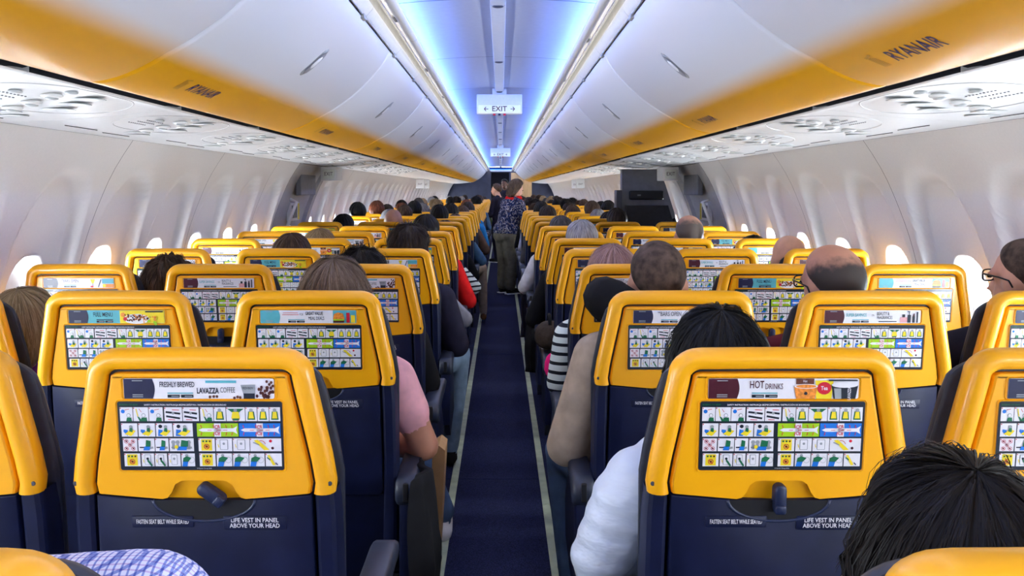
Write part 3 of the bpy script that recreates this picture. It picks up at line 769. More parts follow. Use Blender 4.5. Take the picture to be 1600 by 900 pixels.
def armrest_mesh():
    # side profile (y,z): round hub at the back, slim bar forwards
    prof = []
    for i in range(9): a = math.radians(90+180*i/8); prof.append((0.075+0.040*math.cos(a), 0.620+0.040*math.sin(a)))
    prof = [(0.44, 0.645), (0.43, 0.658), (0.40, 0.664), (0.12, 0.664)]+prof+[(0.115, 0.600), (0.18, 0.618), (0.40, 0.624), (0.43, 0.630)]
    k = len(prof); w = 0.029
    cy = sum(p[0] for p in prof)/k; cz = sum(p[1] for p in prof)/k
    V = []; F = []
    for x, sh in ((-w, 0.010), (-w+0.003, 0.004), (-w+0.009, 0), (w-0.009, 0), (w-0.003, 0.004), (w, 0.010)):
        for i, (y, z) in enumerate(prof):
            a = Vector(prof[i-1]); b = Vector(prof[(i+1) % k]); d = (b-a).normalized(); nn = Vector((-d.y, d.x))
            V.append((x, y+nn.x*sh, z+nn.y*sh))
    for r in range(5): F += [(r*k+i, r*k+(i+1) % k, (r+1)*k+(i+1) % k, (r+1)*k+i) for i in range(k)]
    F.append(tuple(range(k))); F.append(tuple(5*k+i for i in range(k)))
    return MB().add(V, F).mesh('armrest', ang=45)
ARM = armrest_mesh()
ARMS = MB().box(-0.007, 0.007, 0.030, 0.042, 0.600, 0.648, bev=0.003).mesh('slot')
ARMP = MB().box(-0.020, 0.020, 0.055, 0.13, 0.36, 0.60, bev=0.012).mesh('post', ang=40)
ENDP = MB().prism([(0.10, 0.60), (0.16, 0.605), (0.40, 0.56), (0.52, 0.44), (0.50, 0.32), (0.22, 0.27), (0.12, 0.36)], 'x', -0.012, 0.012).mesh('endpanel')

# --- printed cards (flat print on real plates)
class Print:
    def __init__(s): s.mb = MB(); s.lv = 0
    def poly(s, pts, m, lv=1): s.mb.add([P(x, z, 0.0076+0.00035*lv) for x, z in pts], [tuple(range(len(pts)))], m)
    def rect(s, x0, x1, z0, z1, m, lv=1): s.poly([(x0, z0), (x1, z0), (x1, z1), (x0, z1)], m, lv)
    def circ(s, cx, cz, r, m, lv=1, n=10, ry=None): s.poly([(cx+r*math.cos(2*PI*i/n), cz+(ry or r)*math.sin(2*PI*i/n)) for i in range(n)], m, lv)
    def ring(s, cx, cz, r, w, m, lv=1, n=12, a0=0, a1=2*PI):
        for i in range(n):
            a, b = a0+(a1-a0)*i/n, a0+(a1-a0)*(i+1)/n
            s.poly([(cx+r*math.cos(a), cz+r*math.sin(a)), (cx+r*math.cos(b), cz+r*math.sin(b)), (cx+(r-w)*math.cos(b), cz+(r-w)*math.sin(b)), (cx+(r-w)*math.cos(a), cz+(r-w)*math.sin(a))], m, lv)
    def line(s, x0, z0, x1, z1, w, m, lv=1):
        d = Vector((x1-x0, z1-z0)); d.normalize(); n = Vector((-d.y, d.x))*w/2
        s.poly([(x0+n.x, z0+n.y), (x1+n.x, z1+n.y), (x1-n.x, z1-n.y), (x0-n.x, z0-n.y)], m, lv)
    def text(s, t, x, z, size, m, sx=1.0, lv=2, align='LEFT', bold=0.0, rot=0.0):
        v, f = text2d(t, size, sx, align, bold); c, q = math.cos(rot), math.sin(rot)
        s.mb.add([P(x+a*c-b*q, z+a*q+b*c, 0.0076+0.00035*lv) for a, b in v], f, m)
    def mesh(s, name):
        me = me_from(s.mb.v, s.mb.f, name, False, s.mb.m)
        for m in PRN: me.materials.append(m)
        return me
def safety_card():
    p = Print(); U = lambda x: (x-690)/1285*0.266; Z = lambda y: 1.0595-(y-240)/565*0.116
    p.poly(rounded(-0.133, 0.133, 0.9435, 1.0595, 0.004), DK, 0)
    A = [(65,165,'p'),(170,287,'q'),(292,400,'p'),(412,550,'b'),(555,680,'b'),(692,793,'q'),(798,890,'v'),(895,1040,'w'),(1045,1133,'v'),(1138,1225,'v'),(1230,1315,'v')]
    B = [(70,195,'c'),(203,333,'c'),(340,468,'d'),(475,627,'d'),(660,983,'G'),(990,1313,'B')]
    C = [(75,187,'n'),(195,322,'s'),(328,432,'s'),(440,630,'t'),(667,795,'y'),(803,930,'o'),(937,1067,'o'),(1072,1315,'l')]
    D = [(80,205,'y'),(215,313,'h'),(320,415,'h'),(425,520,'o'),(528,633,'e'),(670,795,'y'),(805,925,'e'),(932,1055,'e'),(1060,1180,'e'),(1188,1315,'k')]
    for row, y0, y1 in ((A, 287, 400), (B, 418, 527), (C, 541, 647), (D, 665, 771)):
        z1, z0 = Z(y0), Z(y1); h = z1-z0; zc = (z0+z1)/2
        for xa, xb, kd in row:
            x0, x1 = U(xa), U(xb); w = x1-x0; cx = (x0+x1)/2
            p.rect(x0, x1, z0, z1, {'G': LI, 'B': BL}.get(kd, WH), 1)
            if kd not in 'GB': p.rect(x0+0.0004, x0+0.002, z1-0.0025, z1-0.0006, RD, 2)
            if kd in 'pq':
                p.circ(cx+w*0.18, z0+h*0.42, h*0.15, GY, 2); p.circ(cx+w*0.18, z0+h*0.42, h*0.11, WH, 3)
                p.poly([(cx-w*0.02, z0), (cx+w*0.42, z0), (cx+w*0.38, z0+h*0.27), (cx+w*0.05, z0+h*0.27)], GR, 3)
                if kd == 'q':
                    p.poly([(cx-w*0.25, z0+h*0.35), (cx-w*0.12, z0+h*0.3), (cx+w*0.1, z0), (cx-w*0.1, z0)], GR, 2); p.line(cx-w*0.3, z1-h*0.1, cx-w*0.2, z0+h*0.35, 0.0016, YE, 3); p.line(cx-w*0.1, z1-h*0.1, cx+w*0.05, z0+h*0.65, 0.0008, RD, 3)
                else:
                    p.circ(cx-w*0.25, z1-h*0.3, h*0.14, BL, 2); p.line(cx-w*0.1, z1-h*0.2, cx+w*0.25, z1-h*0.12, 0.0008, RD, 3)
            elif kd == 'b':
                p.line(x0+w*0.08, zc+h*0.16, x1-w*0.1, zc-0.0+h*0.04, 0.0032, DK, 2); p.line(x0+w*0.1, zc-h*0.14, x1-w*0.12, zc-h*0.30, 0.0032, DK, 2); p.circ(cx, zc+h*0.08, h*0.1, GY, 3)
                p.line(x0+w*0.45, z1-h*0.18, x1-w*0.15, z1-h*0.2, 0.0011, RD, 3); p.line(x0+w*0.2, z0+h*0.12, x0+w*0.6, z0+h*0.1, 0.0011, RD, 3)
            elif kd in 'vw':
                if kd == 'w': p.poly([(x0+w*0.05, z1-h*0.1), (x1-w*0.05, z1-h*0.1), (cx+w*0.15, z1-h*0.4), (cx-w*0.15, z1-h*0.4)], GR, 2); p.ring(cx, z0+h*0.25, h*0.28, 0.0007, RD, 2, 10, PI, 2*PI); p.rect(cx-w*0.18, cx+w*0.18, z0+h*0.05, z0+h*0.25, GR, 2)
                else: p.poly([(cx-w*0.35, z0+h*0.1), (cx+w*0.35, z0+h*0.1), (cx+w*0.25, z1-h*0.3), (cx-w*0.25, z1-h*0.3)], GR, 2)
                p.poly([(cx-w*0.24, z0+h*0.2), (cx+w*0.24, z0+h*0.2), (cx+w*0.16, z1-h*0.32), (cx-w*0.16, z1-h*0.32)], YE, 3); p.circ(cx, z1-h*0.2, h*0.13, GY, 4)
            elif kd in 'cd':
                p.poly([(cx-w*0.3, z0+h*0.2), (cx+w*0.1, z0+h*0.05), (cx+w*0.4, z0+h*0.45), (cx+w*0.1, z0+h*0.55)], YE, 3); p.circ(cx+w*0.1, z1-h*0.25, h*0.13, GY, 3); p.poly([(cx, z0+h*0.4), (cx+w*0.2, z0+h*0.35), (cx+w*0.2, z1-h*0.35), (cx+w*0.02, z1-h*0.35)], GR, 4)
                p.poly([(cx-w*0.38, z0+(h*0.05 if kd == 'd' else h*0.4)), (cx-w*0.12, z0+h*0.05), (cx-w*0.1, z0+h*0.5), (cx-w*0.35, z0+h*0.55)], BL, 2)
                if kd == 'd': p.circ(cx-w*0.22, z1-h*0.22, h*0.14, DK, 3)
            elif kd in 'GB':
                zc_ = zc; p.poly([(x0+w*0.04, zc), (x0+w*0.13, zc+h*0.13), (x1-w*0.12, zc+h*0.13), (x1-w*0.02, zc+h*0.30), (x1-w*0.05, zc), (x1-w*0.02, zc-h*0.30), (x1-w*0.12, zc-h*0.13), (x0+w*0.13, zc-h*0.13)], WH, 2)
                p.rect(cx-w*0.08, cx+w*0.08, z0, z1, WH, 2)
                for q in (0.12, 0.42, 0.55, 0.72, 0.86):
                    for sg in (-1, 1): p.line(x0+w*q, zc+sg*h*0.15, x0+w*(q-0.02), zc+sg*h*0.40, 0.0012, RD, 4)
                for q in (0.26, 0.48, 0.64): p.line(x0+w*q, zc, x0+w*(q+0.1), zc, 0.0009, RD, 4)
                for sg in (-1, 1): p.ring(cx-w*0.02, zc+sg*h*0.24, h*0.14, 0.0010, RD, 4, 8)
            elif kd == 'n':
                for ax, az in ((-0.25, 0.27), (0.22, 0.27), (0, 0), (-0.25, -0.28), (0.22, -0.28)):
                    p.ring(cx+w*ax, zc+h*az, h*0.155, 0.0007, RD, 3, 10); p.circ(cx+w*ax, zc+h*az, h*0.07, DK, 2, 6); p.line(cx+w*ax-h*.1, zc+h*az+h*.1, cx+w*ax+h*.1, zc+h*az-h*.1, 0.0006, RD, 4)
            elif kd in 'st':
                p.poly([(cx-w*0.05, z0+h*0.35), (cx+w*0.25, z0+h*0.35), (cx+w*0.28, z1-h*0.2), (cx, z1-h*0.12)], GR, 3); p.poly([(cx-w*0.2, z0+h*0.08), (cx+w*0.2, z0+h*0.08), (cx+w*0.22, z0+h*0.38), (cx-w*0.12, z0+h*0.38)], BL, 3)
                p.line(x0+w*0.08, z0+h*0.3, cx, z0+h*0.3, 0.002, DK, 2); p.line(cx+w*0.1, z0+h*0.2, x1-w*0.08, z0+h*0.3, 0.0035, GY, 2)
                if kd == 't':
                    for q in (0.16, 0.34, 0.8): p.circ(x0+w*q, z1-h*0.3, h*0.16, GY, 2); p.rect(x0+w*(q-0.06), x0+w*(q+0.06), z0+h*0.15, z1-h*0.45, GY, 2)
                    p.circ(x0+w*0.28, z0+h*0.35, h*0.14, YE, 3)
            elif kd == 'y':
                p.poly(rounded(cx-w*0.33, cx+w*0.33, z0+h*0.06, z1-h*0.06, 0.001), YE, 2); p.ring(cx, zc-h*0.13, h*0.21, 0.0012, RD, 3); p.line(cx-h*0.14, zc+h*0.01, cx+h*0.14, zc-h*0.27, 0.001, RD, 4); p.circ(cx, zc-h*0.13, h*0.1, DK, 3, 6)
                for q in (-0.2, 0.0, 0.2): p.circ(cx+w*q, z1-h*0.22, h*0.08, GR if q < 0.1 else BR, 3, 6)
            elif kd in 'oh':
                p.poly(rounded(cx-w*0.25, cx+w*0.25, z0+h*0.12, z1-h*0.08, 0.0012), GY, 2); p.poly(rounded(cx-w*0.21, cx+w*0.21, z0+h*0.16, z1-h*0.12, 0.001), WH, 3)
                p.circ(cx, zc+h*0.1, h*0.1, DK if kd == 'h' else GY, 4, 8)
                if kd == 'h': p.line(cx, zc, cx+w*0.35, z0+h*0.05, 0.003, GR, 5)
                p.line(cx-w*0.3, z0+h*0.3, cx-w*0.36, z0+h*0.55, 0.0012, YE, 4)
            elif kd == 'e':
                p.poly([(x0+w*0.1, z0+h*0.35), (cx, z0+h*0.35), (cx+w*0.25, zc+h*0.15), (cx-w*0.1, z1-h*0.2), (x0+w*0.15, zc+h*0.15)], GR, 3); p.poly([(x0+w*0.05, z0), (cx-w*0.08, z0), (cx, z0+h*0.38), (x0+w*0.12, z0+h*0.38)], BL, 3); p.circ(cx-w*0.1, z1-h*0.15, h*0.12, GY, 3)
                p.ring(cx+w*0.25, zc, h*0.25, 0.0006, GY, 2, 8)
            elif kd in 'lk':
                p.poly([(x0+w*0.12, z1-h*0.15), (x0+w*0.25, z1-h*0.1), (x0+w*0.62, z0+h*0.12), (x0+w*0.45, z0+h*0.08)], YE, 3); p.line(x0+w*0.1, z1-h*0.3, x0+w*0.3, zc, 0.0018, GR if kd == 'k' else GY, 4)
                if kd == 'l': p.circ(x0+w*0.66, z1-h*0.2, h*0.13, RD, 3, 5); p.circ(x0+w*0.72, z0+h*0.25, h*0.12, MA, 3, 5); p.ring(x0+w*0.35, zc, h*0.36, 0.0009, RD, 4, 6, 0.2, 1.9)
                else: p.line(x0+w*0.62, z0+h*0.3, x0+w*0.75, z0+h*0.12, 0.0016, NA, 4)
    p.text('BOEING 737-8200', U(65), Z(266), 0.0038, GR, 1.0, bold=0.02)
    p.text('SAFETY INSTRUCTION / INSTRUKCJA BEZPIECZE\u0143STWA / INSTRUCCI\u00d3N DE SEGURIDAD', U(258), Z(268), 0.0036, WH, 0.92, bold=0.02)
    p.text('\u00a9 Ryanair Group 2020', U(705), Z(788), 0.0026, WH, 1.0, align='CENTER')
    return p.mesh('safety_card')
CARD = safety_card()
AU = lambda x: (x-685)/1170*0.242
AZ = lambda y: 1.0975-(y-65)/158*0.0335
def advert(kind):
    p = Print()
    tab = {'coffee': NA, 'hot': MA, 'menu': NA, 'meal': TE, 'bars': NA, 'beauty': MA}[kind]
    bgc = TE if kind == 'menu' else WH
    p.poly(rounded(-0.121, 0.121, 1.064, 1.0975, 0.003), bgc, 0)
    tabp = [(AU(100)+0.0005, AZ(222)), (AU(325), AZ(222))]+[(AU(325+18*math.sin(PI*i/8)), AZ(222-155*i/8)) for i in range(1, 8)]+[(AU(325), AZ(67)), (AU(100)+0.0005, AZ(67))]
    p.poly(tabp, tab, 1)
    for yy in (78, 188, 203): p.rect(AU(168), AU(250), AZ(yy+7), AZ(yy), GY, 2)      # small caption lines (code itself left out)
    def store(x):
        p.rect(AU(x), AU(x+95), AZ(214), AZ(190), DK, 2); p.rect(AU(x+105), AU(x+200), AZ(214), AZ(190), DK, 2); p.rect(AU(x), AU(x+200), AZ(183), AZ(174), TE if kind != 'menu' else NA, 2)
        p.rect(AU(x+30), AU(x+88), AZ(206), AZ(199), GY, 3); p.rect(AU(x+135), AU(x+193), AZ(206), AZ(199), GY, 3)
    if kind == 'coffee':
        p.text('FRESHLY BREWED', AU(380), AZ(113), 0.0125, DK, 0.56, bold=0.012); p.text('LAVAZZA', AU(668), AZ(162), 0.0130, DK, 0.62, bold=0.03); p.text('COFFEE', AU(850), AZ(156), 0.0125, DK, 0.56)
        p.rect(AU(738), AU(978), AZ(100), AZ(80), TE, 2); store(440)
        p.poly([(AU(1010), AZ(115)), (AU(1125), AZ(112)), (AU(1120), AZ(222)), (AU(1040), AZ(222))], GY, 2); p.rect(AU(1032), AU(1118), AZ(222), AZ(180), DK, 3); p.text('FRESH BREW', AU(1066), AZ(140), 0.006, DK, 0.5, 4, 'CENTER')
        r = random.Random(3)
        for i in range(26):
            x = r.uniform(1135, 1262); y = r.uniform(130, 215)
            p.circ(AU(x), AZ(y), 0.0023, BR if i % 3 else MA, 3, 7, 0.003)
        for x, y in ((1215, 88), (1250, 95), (1235, 110), (1262, 122), (770, 208), (800, 205), (825, 205), (960, 222-6), (985, 208), (1005, 212)): p.circ(AU(x), AZ(y), 0.0022, BR, 3, 7, 0.0026)
    elif kind == 'hot':
        p.text('HOT', AU(420), AZ(115), 0.0175, MA, 0.62, bold=0.01); p.text('DRINKS', AU(540), AZ(128), 0.0135, MA, 0.62); store(440)
        p.rect(AU(780), AU(920), AZ(108), AZ(66), BR, 2); p.text('Hot', AU(850), AZ(85), 0.006, WH, 0.7, 3, 'CENTER')
        p.poly([(AU(765), AZ(125)), (AU(950), AZ(125)), (AU(930), AZ(222)), (AU(785), AZ(222))], OR, 3); p.circ(AU(858), AZ(124), 0.0190, WH, 4, 16, 0.0040); p.circ(AU(858), AZ(124), 0.0165, OR, 5, 16, 0.0030); p.circ(AU(858), AZ(180), 0.003, DK, 4, 6)
        p.poly([(AU(930), AZ(80)), (AU(1070), AZ(80)), (AU(1060), AZ(222)), (AU(940), AZ(222))], YE, 2); p.circ(AU(1000), AZ(140), 0.0115, RD, 3, 14, 0.0105); p.text('Tea', AU(1000), AZ(140), 0.009, WH, 0.8, 4, 'CENTER', 0.02)
        p.poly([(AU(1055), AZ(115)), (AU(1262), AZ(115)), (AU(1245), AZ(222)), (AU(1075), AZ(222))], DK, 4); p.circ(AU(1158), AZ(113), 0.0215, WH, 5, 16, 0.0048); p.poly([(AU(1075), AZ(140)), (AU(1130), AZ(140)), (AU(1135), AZ(222)), (AU(1085), AZ(222))], GY, 5); p.text('LAVAZZA', AU(1195), AZ(180), 0.007, WH, 0.7, 6, 'CENTER', 0.02, PI/2)
        p.rect(AU(1030), AU(1255), AZ(84), AZ(72), DK, 6)
    elif kind == 'menu':
        p.text('FULL MENU', AU(400), AZ(120), 0.0155, DK, 0.62, bold=0.005); store(440)
        r = random.Random(5)
        p.rect(AU(725), AU(1268), AZ(221), AZ(68), YE, 1); p.circ(AU(930), AZ(170), 0.033, WH, 2, 18, 0.013)
        for i in range(70): p.circ(AU(930+r.gauss(0, 80)), AZ(155+r.gauss(0, 22)), 0.0022, r.choice((BR, OR, MA, BR)), 3+i % 3, 6)
        for i in range(16): p.circ(AU(1190+r.gauss(0, 45)), AZ(165+r.gauss(0, 25)), 0.004, r.choice((OR, YE, YE, LI)), 3+i % 3, 7)
        p.circ(AU(765), AZ(120), 0.006, OR, 3); p.circ(AU(790), AZ(170), 0.005, RD, 3); p.rect(AU(1040), AU(1255), AZ(90), AZ(74), DK, 6)
    elif kind == 'meal':
        p.rect(AU(380), AU(560), AZ(100), AZ(90), PK, 2); p.rect(AU(370), AU(570), AZ(125), AZ(112), PK, 2); p.text('FOR', AU(580), AZ(118), 0.009, DK, 0.55)
        p.text('GREAT VALUE', AU(650), AZ(105), 0.0120, DK, 0.58, bold=0.02); p.text('MEAL DEALS', AU(685), AZ(165), 0.0125, DK, 0.58); store(440)
        p.rect(AU(985), AU(1268), AZ(221), AZ(68), TE, 1); p.poly([(AU(990), AZ(215)), (AU(1120), AZ(215)), (AU(1125), AZ(180)), (AU(990), AZ(180))], BR, 3); p.poly([(AU(985), AZ(175)), (AU(1130), AZ(175)), (AU(1110), AZ(105)), (AU(1050), AZ(90)), (AU(1000), AZ(110))], OR, 3); p.rect(AU(990), AU(1125), AZ(190), AZ(172), LI, 4)
        p.rect(AU(1150), AU(1190), AZ(215), AZ(95), RD, 3); p.rect(AU(1205), AU(1255), AZ(215), AZ(125), YE, 3)
    elif kind == 'bars':
        p.text('THE', AU(395), AZ(92), 0.0055, DK, 0.7, bold=0.02); p.text('BARS OPEN', AU(430), AZ(112), 0.0155, DK, 0.66, bold=0.0); store(440)
        p.poly([(AU(880), AZ(80)), (AU(960), AZ(80)), (AU(935), AZ(150)), (AU(905), AZ(150))], YE, 2); p.rect(AU(912), AU(928), AZ(210), AZ(150), GY, 2); p.circ(AU(905), AZ(200), 0.006, RD, 3, 8, 0.003)
        p.line(AU(1010), AZ(210), AU(1060), AZ(85), 0.003, DK, 3); p.rect(AU(1075), AU(1268), AZ(150), AZ(75), TE, 2); p.rect(AU(1085), AU(1268), AZ(215), AZ(160), OR, 2); p.circ(AU(1110), AZ(185), 0.006, YE, 3)
    else:
        p.text('SUPER SAVINGS', AU(360), AZ(125), 0.0120, TE, 0.62, bold=0.015); p.text('ON', AU(672), AZ(128), 0.007, DK, 0.62); p.text('BEAUTY &', AU(735), AZ(108), 0.0120, DK, 0.58, bold=0.005); p.text('FRAGRANCES', AU(735), AZ(155), 0.0115, DK, 0.56, bold=0.005); store(440); p.rect(AU(760), AU(980), AZ(207), AZ(197), DK, 2)
        p.rect(AU(1020), AU(1110), AZ(215), AZ(150), PK, 2); p.rect(AU(1045), AU(1080), AZ(150), AZ(115), DK, 2); p.rect(AU(1110), AU(1150), AZ(215), AZ(120), DK, 3); p.line(AU(1130), AZ(120), AU(1130), AZ(80), 0.002, DK, 3); p.line(AU(1105), AZ(80), AU(1140), AZ(82), 0.002, DK, 3)
        p.rect(AU(1170), AU(1200), AZ(215), AZ(140), DK, 3); p.poly([(AU(1172), AZ(140)), (AU(1198), AZ(140)), (AU(1195), AZ(100)), (AU(1180), AZ(108))], MA, 3); p.rect(AU(1220), AU(1238), AZ(215), AZ(85), DK, 3)
    return p.mesh('advert_'+kind)
ADV = {k: advert(k) for k in ('coffee', 'hot', 'menu', 'meal', 'bars', 'beauty')}
ADN = {'coffee': 'coffee', 'hot': 'hot drinks', 'menu': 'full menu', 'meal': 'meal deals', 'bars': 'bar', 'beauty': 'beauty'}
def placard(lines, x0, x1, z0, z1, sx):
    pl = MB().add(*plate(rounded(x0, x1, z0, z1, 0.003), 0.007, 0.0102, 0.0015)).mesh('placard', ang=40)
    t = MB(); n = len(lines)
    for i, s_ in enumerate(lines):
        v, f = text2d(s_, 0.0105, sx, 'CENTER', 0.012)
        t.add([P((x0+x1)/2+a, (z0+z1)/2+0.0095*((n-1)/2-i)+b, 0.0106) for a, b in v], f)
    return pl, t.mesh('placard_text')
PL1 = placard(['FASTEN SEAT BELT WHILE SEATED'], -0.120, -0.018, 0.846, 0.866, 0.53)
PL2 = placard(['LIFE VEST IN PANEL', 'ABOVE YOUR HEAD'], 0.030, 0.134, 0.842, 0.866, 0.86)

SX = {'A': -1.438, 'B': -0.957, 'C': -0.474, 'D': 0.466, 'E': 0.948, 'F': 1.430}
POS = {'A': 'left window', 'B': 'left middle', 'C': 'left aisle', 'D': 'right aisle', 'E': 'right middle', 'F': 'right window'}
def row_y(n): return 0.580+PITCH*n
ADS = {(1, 'C'): 'coffee', (1, 'D'): 'hot', (1, 'B'): 'bars', (1, 'E'): 'bars', (2, 'A'): 'coffee', (2, 'B'): 'menu', (2, 'C'): 'meal', (2, 'D'): 'bars', (2, 'E'): 'beauty', (2, 'F'): 'menu',
       (3, 'A'): 'bars', (3, 'B'): 'beauty', (3, 'C'): 'coffee', (3, 'D'): 'hot', (3, 'E'): 'menu', (3, 'F'): 'meal', (4, 'A'): 'coffee', (4, 'B'): 'menu', (4, 'C'): 'bars', (4, 'D'): 'bars', (4, 'E'): 'beauty', (4, 'F'): 'hot'}
KEYS = list(ADV)
NROW = 31
SKIP = {(0, 'A'), (0, 'B'), (0, 'E'), (0, 'F'), (1, 'A'), (1, 'F'), (9, 'F'), (9, 'A')}
def make_seat(n, c):
    s = -1 if c in 'ABC' else 1
    o = empty('airline_seat', (SX[c], row_y(n), 0))
    ad = ADS.get((n, c)) or KEYS[(n*5+ord(c)*2) % 6]
    if n == 0: lab = 'yellow seat back cut off by the bottom edge, %s corner of the photo' % SIDE[s]
    else: lab = 'yellow and navy %s seat, %s full row from the camera' % (POS[c], NTH[n])
    if 1 <= n <= 4: lab += ', %s advert' % ADN[ad]
    tag(o, lab, 'seat', 'yellow and navy airline seats')
    obj('back_rim', RIM, M_yellow, o); pn = obj('back_panel', PANEL, M_yellow, o); obj('groove', GROOVE, M_black, pn)
    obj('tray_table', TRAY, M_navy, o)
    for q in (-1, 1): obj('back_rail', RAIL[q], M_navy, o)
    obj('back_cushion', CUSH, M_leather, o)
    inner = -s*0.2413
    if n <= 13:
        tr = o.children[-4] if False else None
        obj('safety_card', CARD, None, o); obj('advert_panel', ADV[ad], None, o)
        obj('finger_scoop_shade', SCOOP_SHADE, M_black, o); obj('scoop_ridge', SCOOPR, M_navy2, o)
        l = obj('latch', LATCH, M_navy2, o)
        if (n, c) == (1, 'C'):
            a = math.radians(52); pz = 0.915; py = lean(pz)
            l.matrix_basis = Matrix.Translation((0, py, pz)) @ Matrix.Rotation(-a, 4, 'Y') @ Matrix.Translation((0, -py, -pz))
        if n <= 6:
            for pl, tx in (PL1, PL2):
                q = obj('placard', pl, M_navy, o); obj('placard_text', tx, P_white, q)
            for q in (-1, 1): obj('screw', SCREW, M_dgrey, o, (q*0.207, -0.0105, 0))
        obj('lower_panel', LOWER, M_navy, o)
        obj('seat_cushion', SEATB, M_leather, o)
    obj('seat_frame', FRAME, M_dgrey, o)
    for q in (-0.12, 0.12): obj('leg', LEG, M_metal, o, (q, 0, 0))
    if n <= 20:
        a = obj('armrest', ARM, M_arm, o, (inner, 0, 0))
        if c not in 'CD': a.scale = (0.70, 1, 1)
        if n <= 8:
            obj('armrest_slot', ARMS, M_black, a); obj('armrest_post', ARMP, M_navy, o, (inner, 0, 0))
        if c in 'CD': obj('end_panel', ENDP, M_navy, o, (inner, 0, 0))
    return o
for n in range(NROW):
    for c in 'ABCDEF':
        if (n, c) in SKIP: continue
        make_seat(n, c)


# ------------------------------------------------------------------ people
SKIN = {k: mat('skin_'+k, c, 0.5, 0.05, 25) for k, c in (('light', srgb(214, 160, 135)), ('mid', srgb(190, 132, 105)), ('tan', srgb(168, 108, 80)), ('dark', srgb(90, 58, 45)))}
def cloth(name, r, g, b, bump=0.3, sc=18, rough=0.85): return mat('cloth_'+name, srgb(r, g, b), rough, 0.10, sc, bump, spec=0.15)
C_ = dict(pink=cloth('pink', 232, 170, 175), beige=cloth('beige', 178, 160, 140), navy=cloth('navy', 38, 36, 52), grey=cloth('grey', 150, 150, 156), red=cloth('red', 215, 25, 25),
          denim=cloth('denim', 62, 92, 122), jeans=cloth('jeans', 70, 90, 120), lightjeans=cloth('light_jeans', 120, 140, 160), khaki=cloth('khaki', 150, 132, 118), olive=cloth('olive', 96, 92, 80),
          black=cloth('black', 24, 24, 27), white=cloth('white', 205, 205, 210), puffer=mat('cloth_puffer', srgb(196, 204, 220), 0.45, 0.03, 10, 1.0, spec=0.3, stretch=(1, 1, 2.2), bscale=26), purple=cloth('purple', 128, 62, 140), brown=cloth('brown', 92, 72, 60),
          green=cloth('green', 60, 84, 60), blue=cloth('bright_blue', 40, 130, 200), cream=cloth('cream', 205, 190, 170), dgrey=cloth('dark_grey', 70, 68, 72), maroon=cloth('maroon', 110, 40, 50))
C_['stripe'] = pattern('striped_cloth', 'stripe', (srgb(28, 32, 40), srgb(215, 225, 220)))
C_['check'] = pattern('checked_cloth', 'check', (srgb(228, 230, 246), srgb(150, 166, 216), srgb(226, 205, 228)))
C_['blotch'] = pattern('patterned_navy_cloth', 'blotch', (srgb(22, 28, 58), srgb(34, 48, 96), srgb(196, 190, 186), srgb(60, 40, 60)))
SHOE = cloth('shoe', 30, 28, 30); SHOEB = cloth('brown_shoe', 110, 70, 40); SHOEW = cloth('white_shoe', 225, 225, 225)
H_ = dict(mbrown=hair_mat('hair_mid_brown', (0.11, 0.07, 0.045), (0.24, 0.17, 0.12)), black=hair_mat('hair_black', (0.004, 0.004, 0.005), (0.010, 0.010, 0.013), 0.42), vdark=hair_mat('hair_very_dark', (0.007, 0.005, 0.005), (0.017, 0.012, 0.011), 0.46),
          dbrown=hair_mat('hair_dark_brown', (0.025, 0.015, 0.011)), brown=hair_mat('hair_brown', (0.06, 0.033, 0.02)), lbrown=hair_mat('hair_light_brown', (0.17, 0.115, 0.08), (0.33, 0.24, 0.18)),
          blond=hair_mat('hair_blond', (0.34, 0.23, 0.12), (0.55, 0.42, 0.27)), grey=hair_mat('hair_grey', (0.33, 0.32, 0.34), (0.6, 0.6, 0.63)), rose=hair_mat('hair_rose_grey', (0.38, 0.22, 0.20), (0.55, 0.38, 0.36)),
          dgrey=hair_mat('hair_dark_grey', (0.06, 0.055, 0.055), (0.16, 0.15, 0.15)), buzz=mat('hair_buzz', (0.085, 0.058, 0.046), 0.75, 0.28, 38, 0.4, spec=0.15, bscale=500), stub=mat('hair_stubble', (0.055, 0.047, 0.045), 0.75, 0.25, 45, 0.4, spec=0.15, bscale=500), auburn=hair_mat('hair_auburn', (0.14, 0.04, 0.018)))
def balding(name, skin, hairc, edge=0.045, fw=0.35):
    m = bpy.data.materials.new(name); m.use_nodes = True; nt = m.node_tree; N = nt.nodes; L = nt.links
    b = N['Principled BSDF']; b.inputs['Roughness'].default_value = 0.55; b.inputs['Specular IOR Level'].default_value = 0.3
    tc = N.new('ShaderNodeTexCoord'); dt = N.new('ShaderNodeVectorMath'); dt.operation = 'DOT_PRODUCT'; dt.inputs[1].default_value = (0.10, fw, 0.85)
    L.new(tc.outputs['Object'], dt.inputs[0])
    nz = N.new('ShaderNodeTexNoise'); nz.inputs['Scale'].default_value = 45; nz.inputs['Detail'].default_value = 5; L.new(tc.outputs['Object'], nz.inputs['Vector'])
    ma = N.new('ShaderNodeMath'); ma.operation = 'MULTIPLY_ADD'; ma.inputs[1].default_value = 0.05; L.new(nz.outputs['Fac'], ma.inputs[0]); L.new(dt.outputs['Value'], ma.inputs[2])
    mr = N.new('ShaderNodeMapRange'); mr.interpolation_type = 'SMOOTHSTEP'; mr.inputs['From Min'].default_value = edge; mr.inputs['From Max'].default_value = edge+0.045; L.new(ma.outputs[0], mr.inputs['Value'])
    mx = N.new('ShaderNodeMix'); mx.data_type = 'RGBA'; mx.inputs['A'].default_value = (*hairc, 1); mx.inputs['B'].default_value = (*skin, 1); L.new(mr.outputs['Result'], mx.inputs['Factor']); L.new(mx.outputs['Result'], b.inputs['Base Color'])
    return m
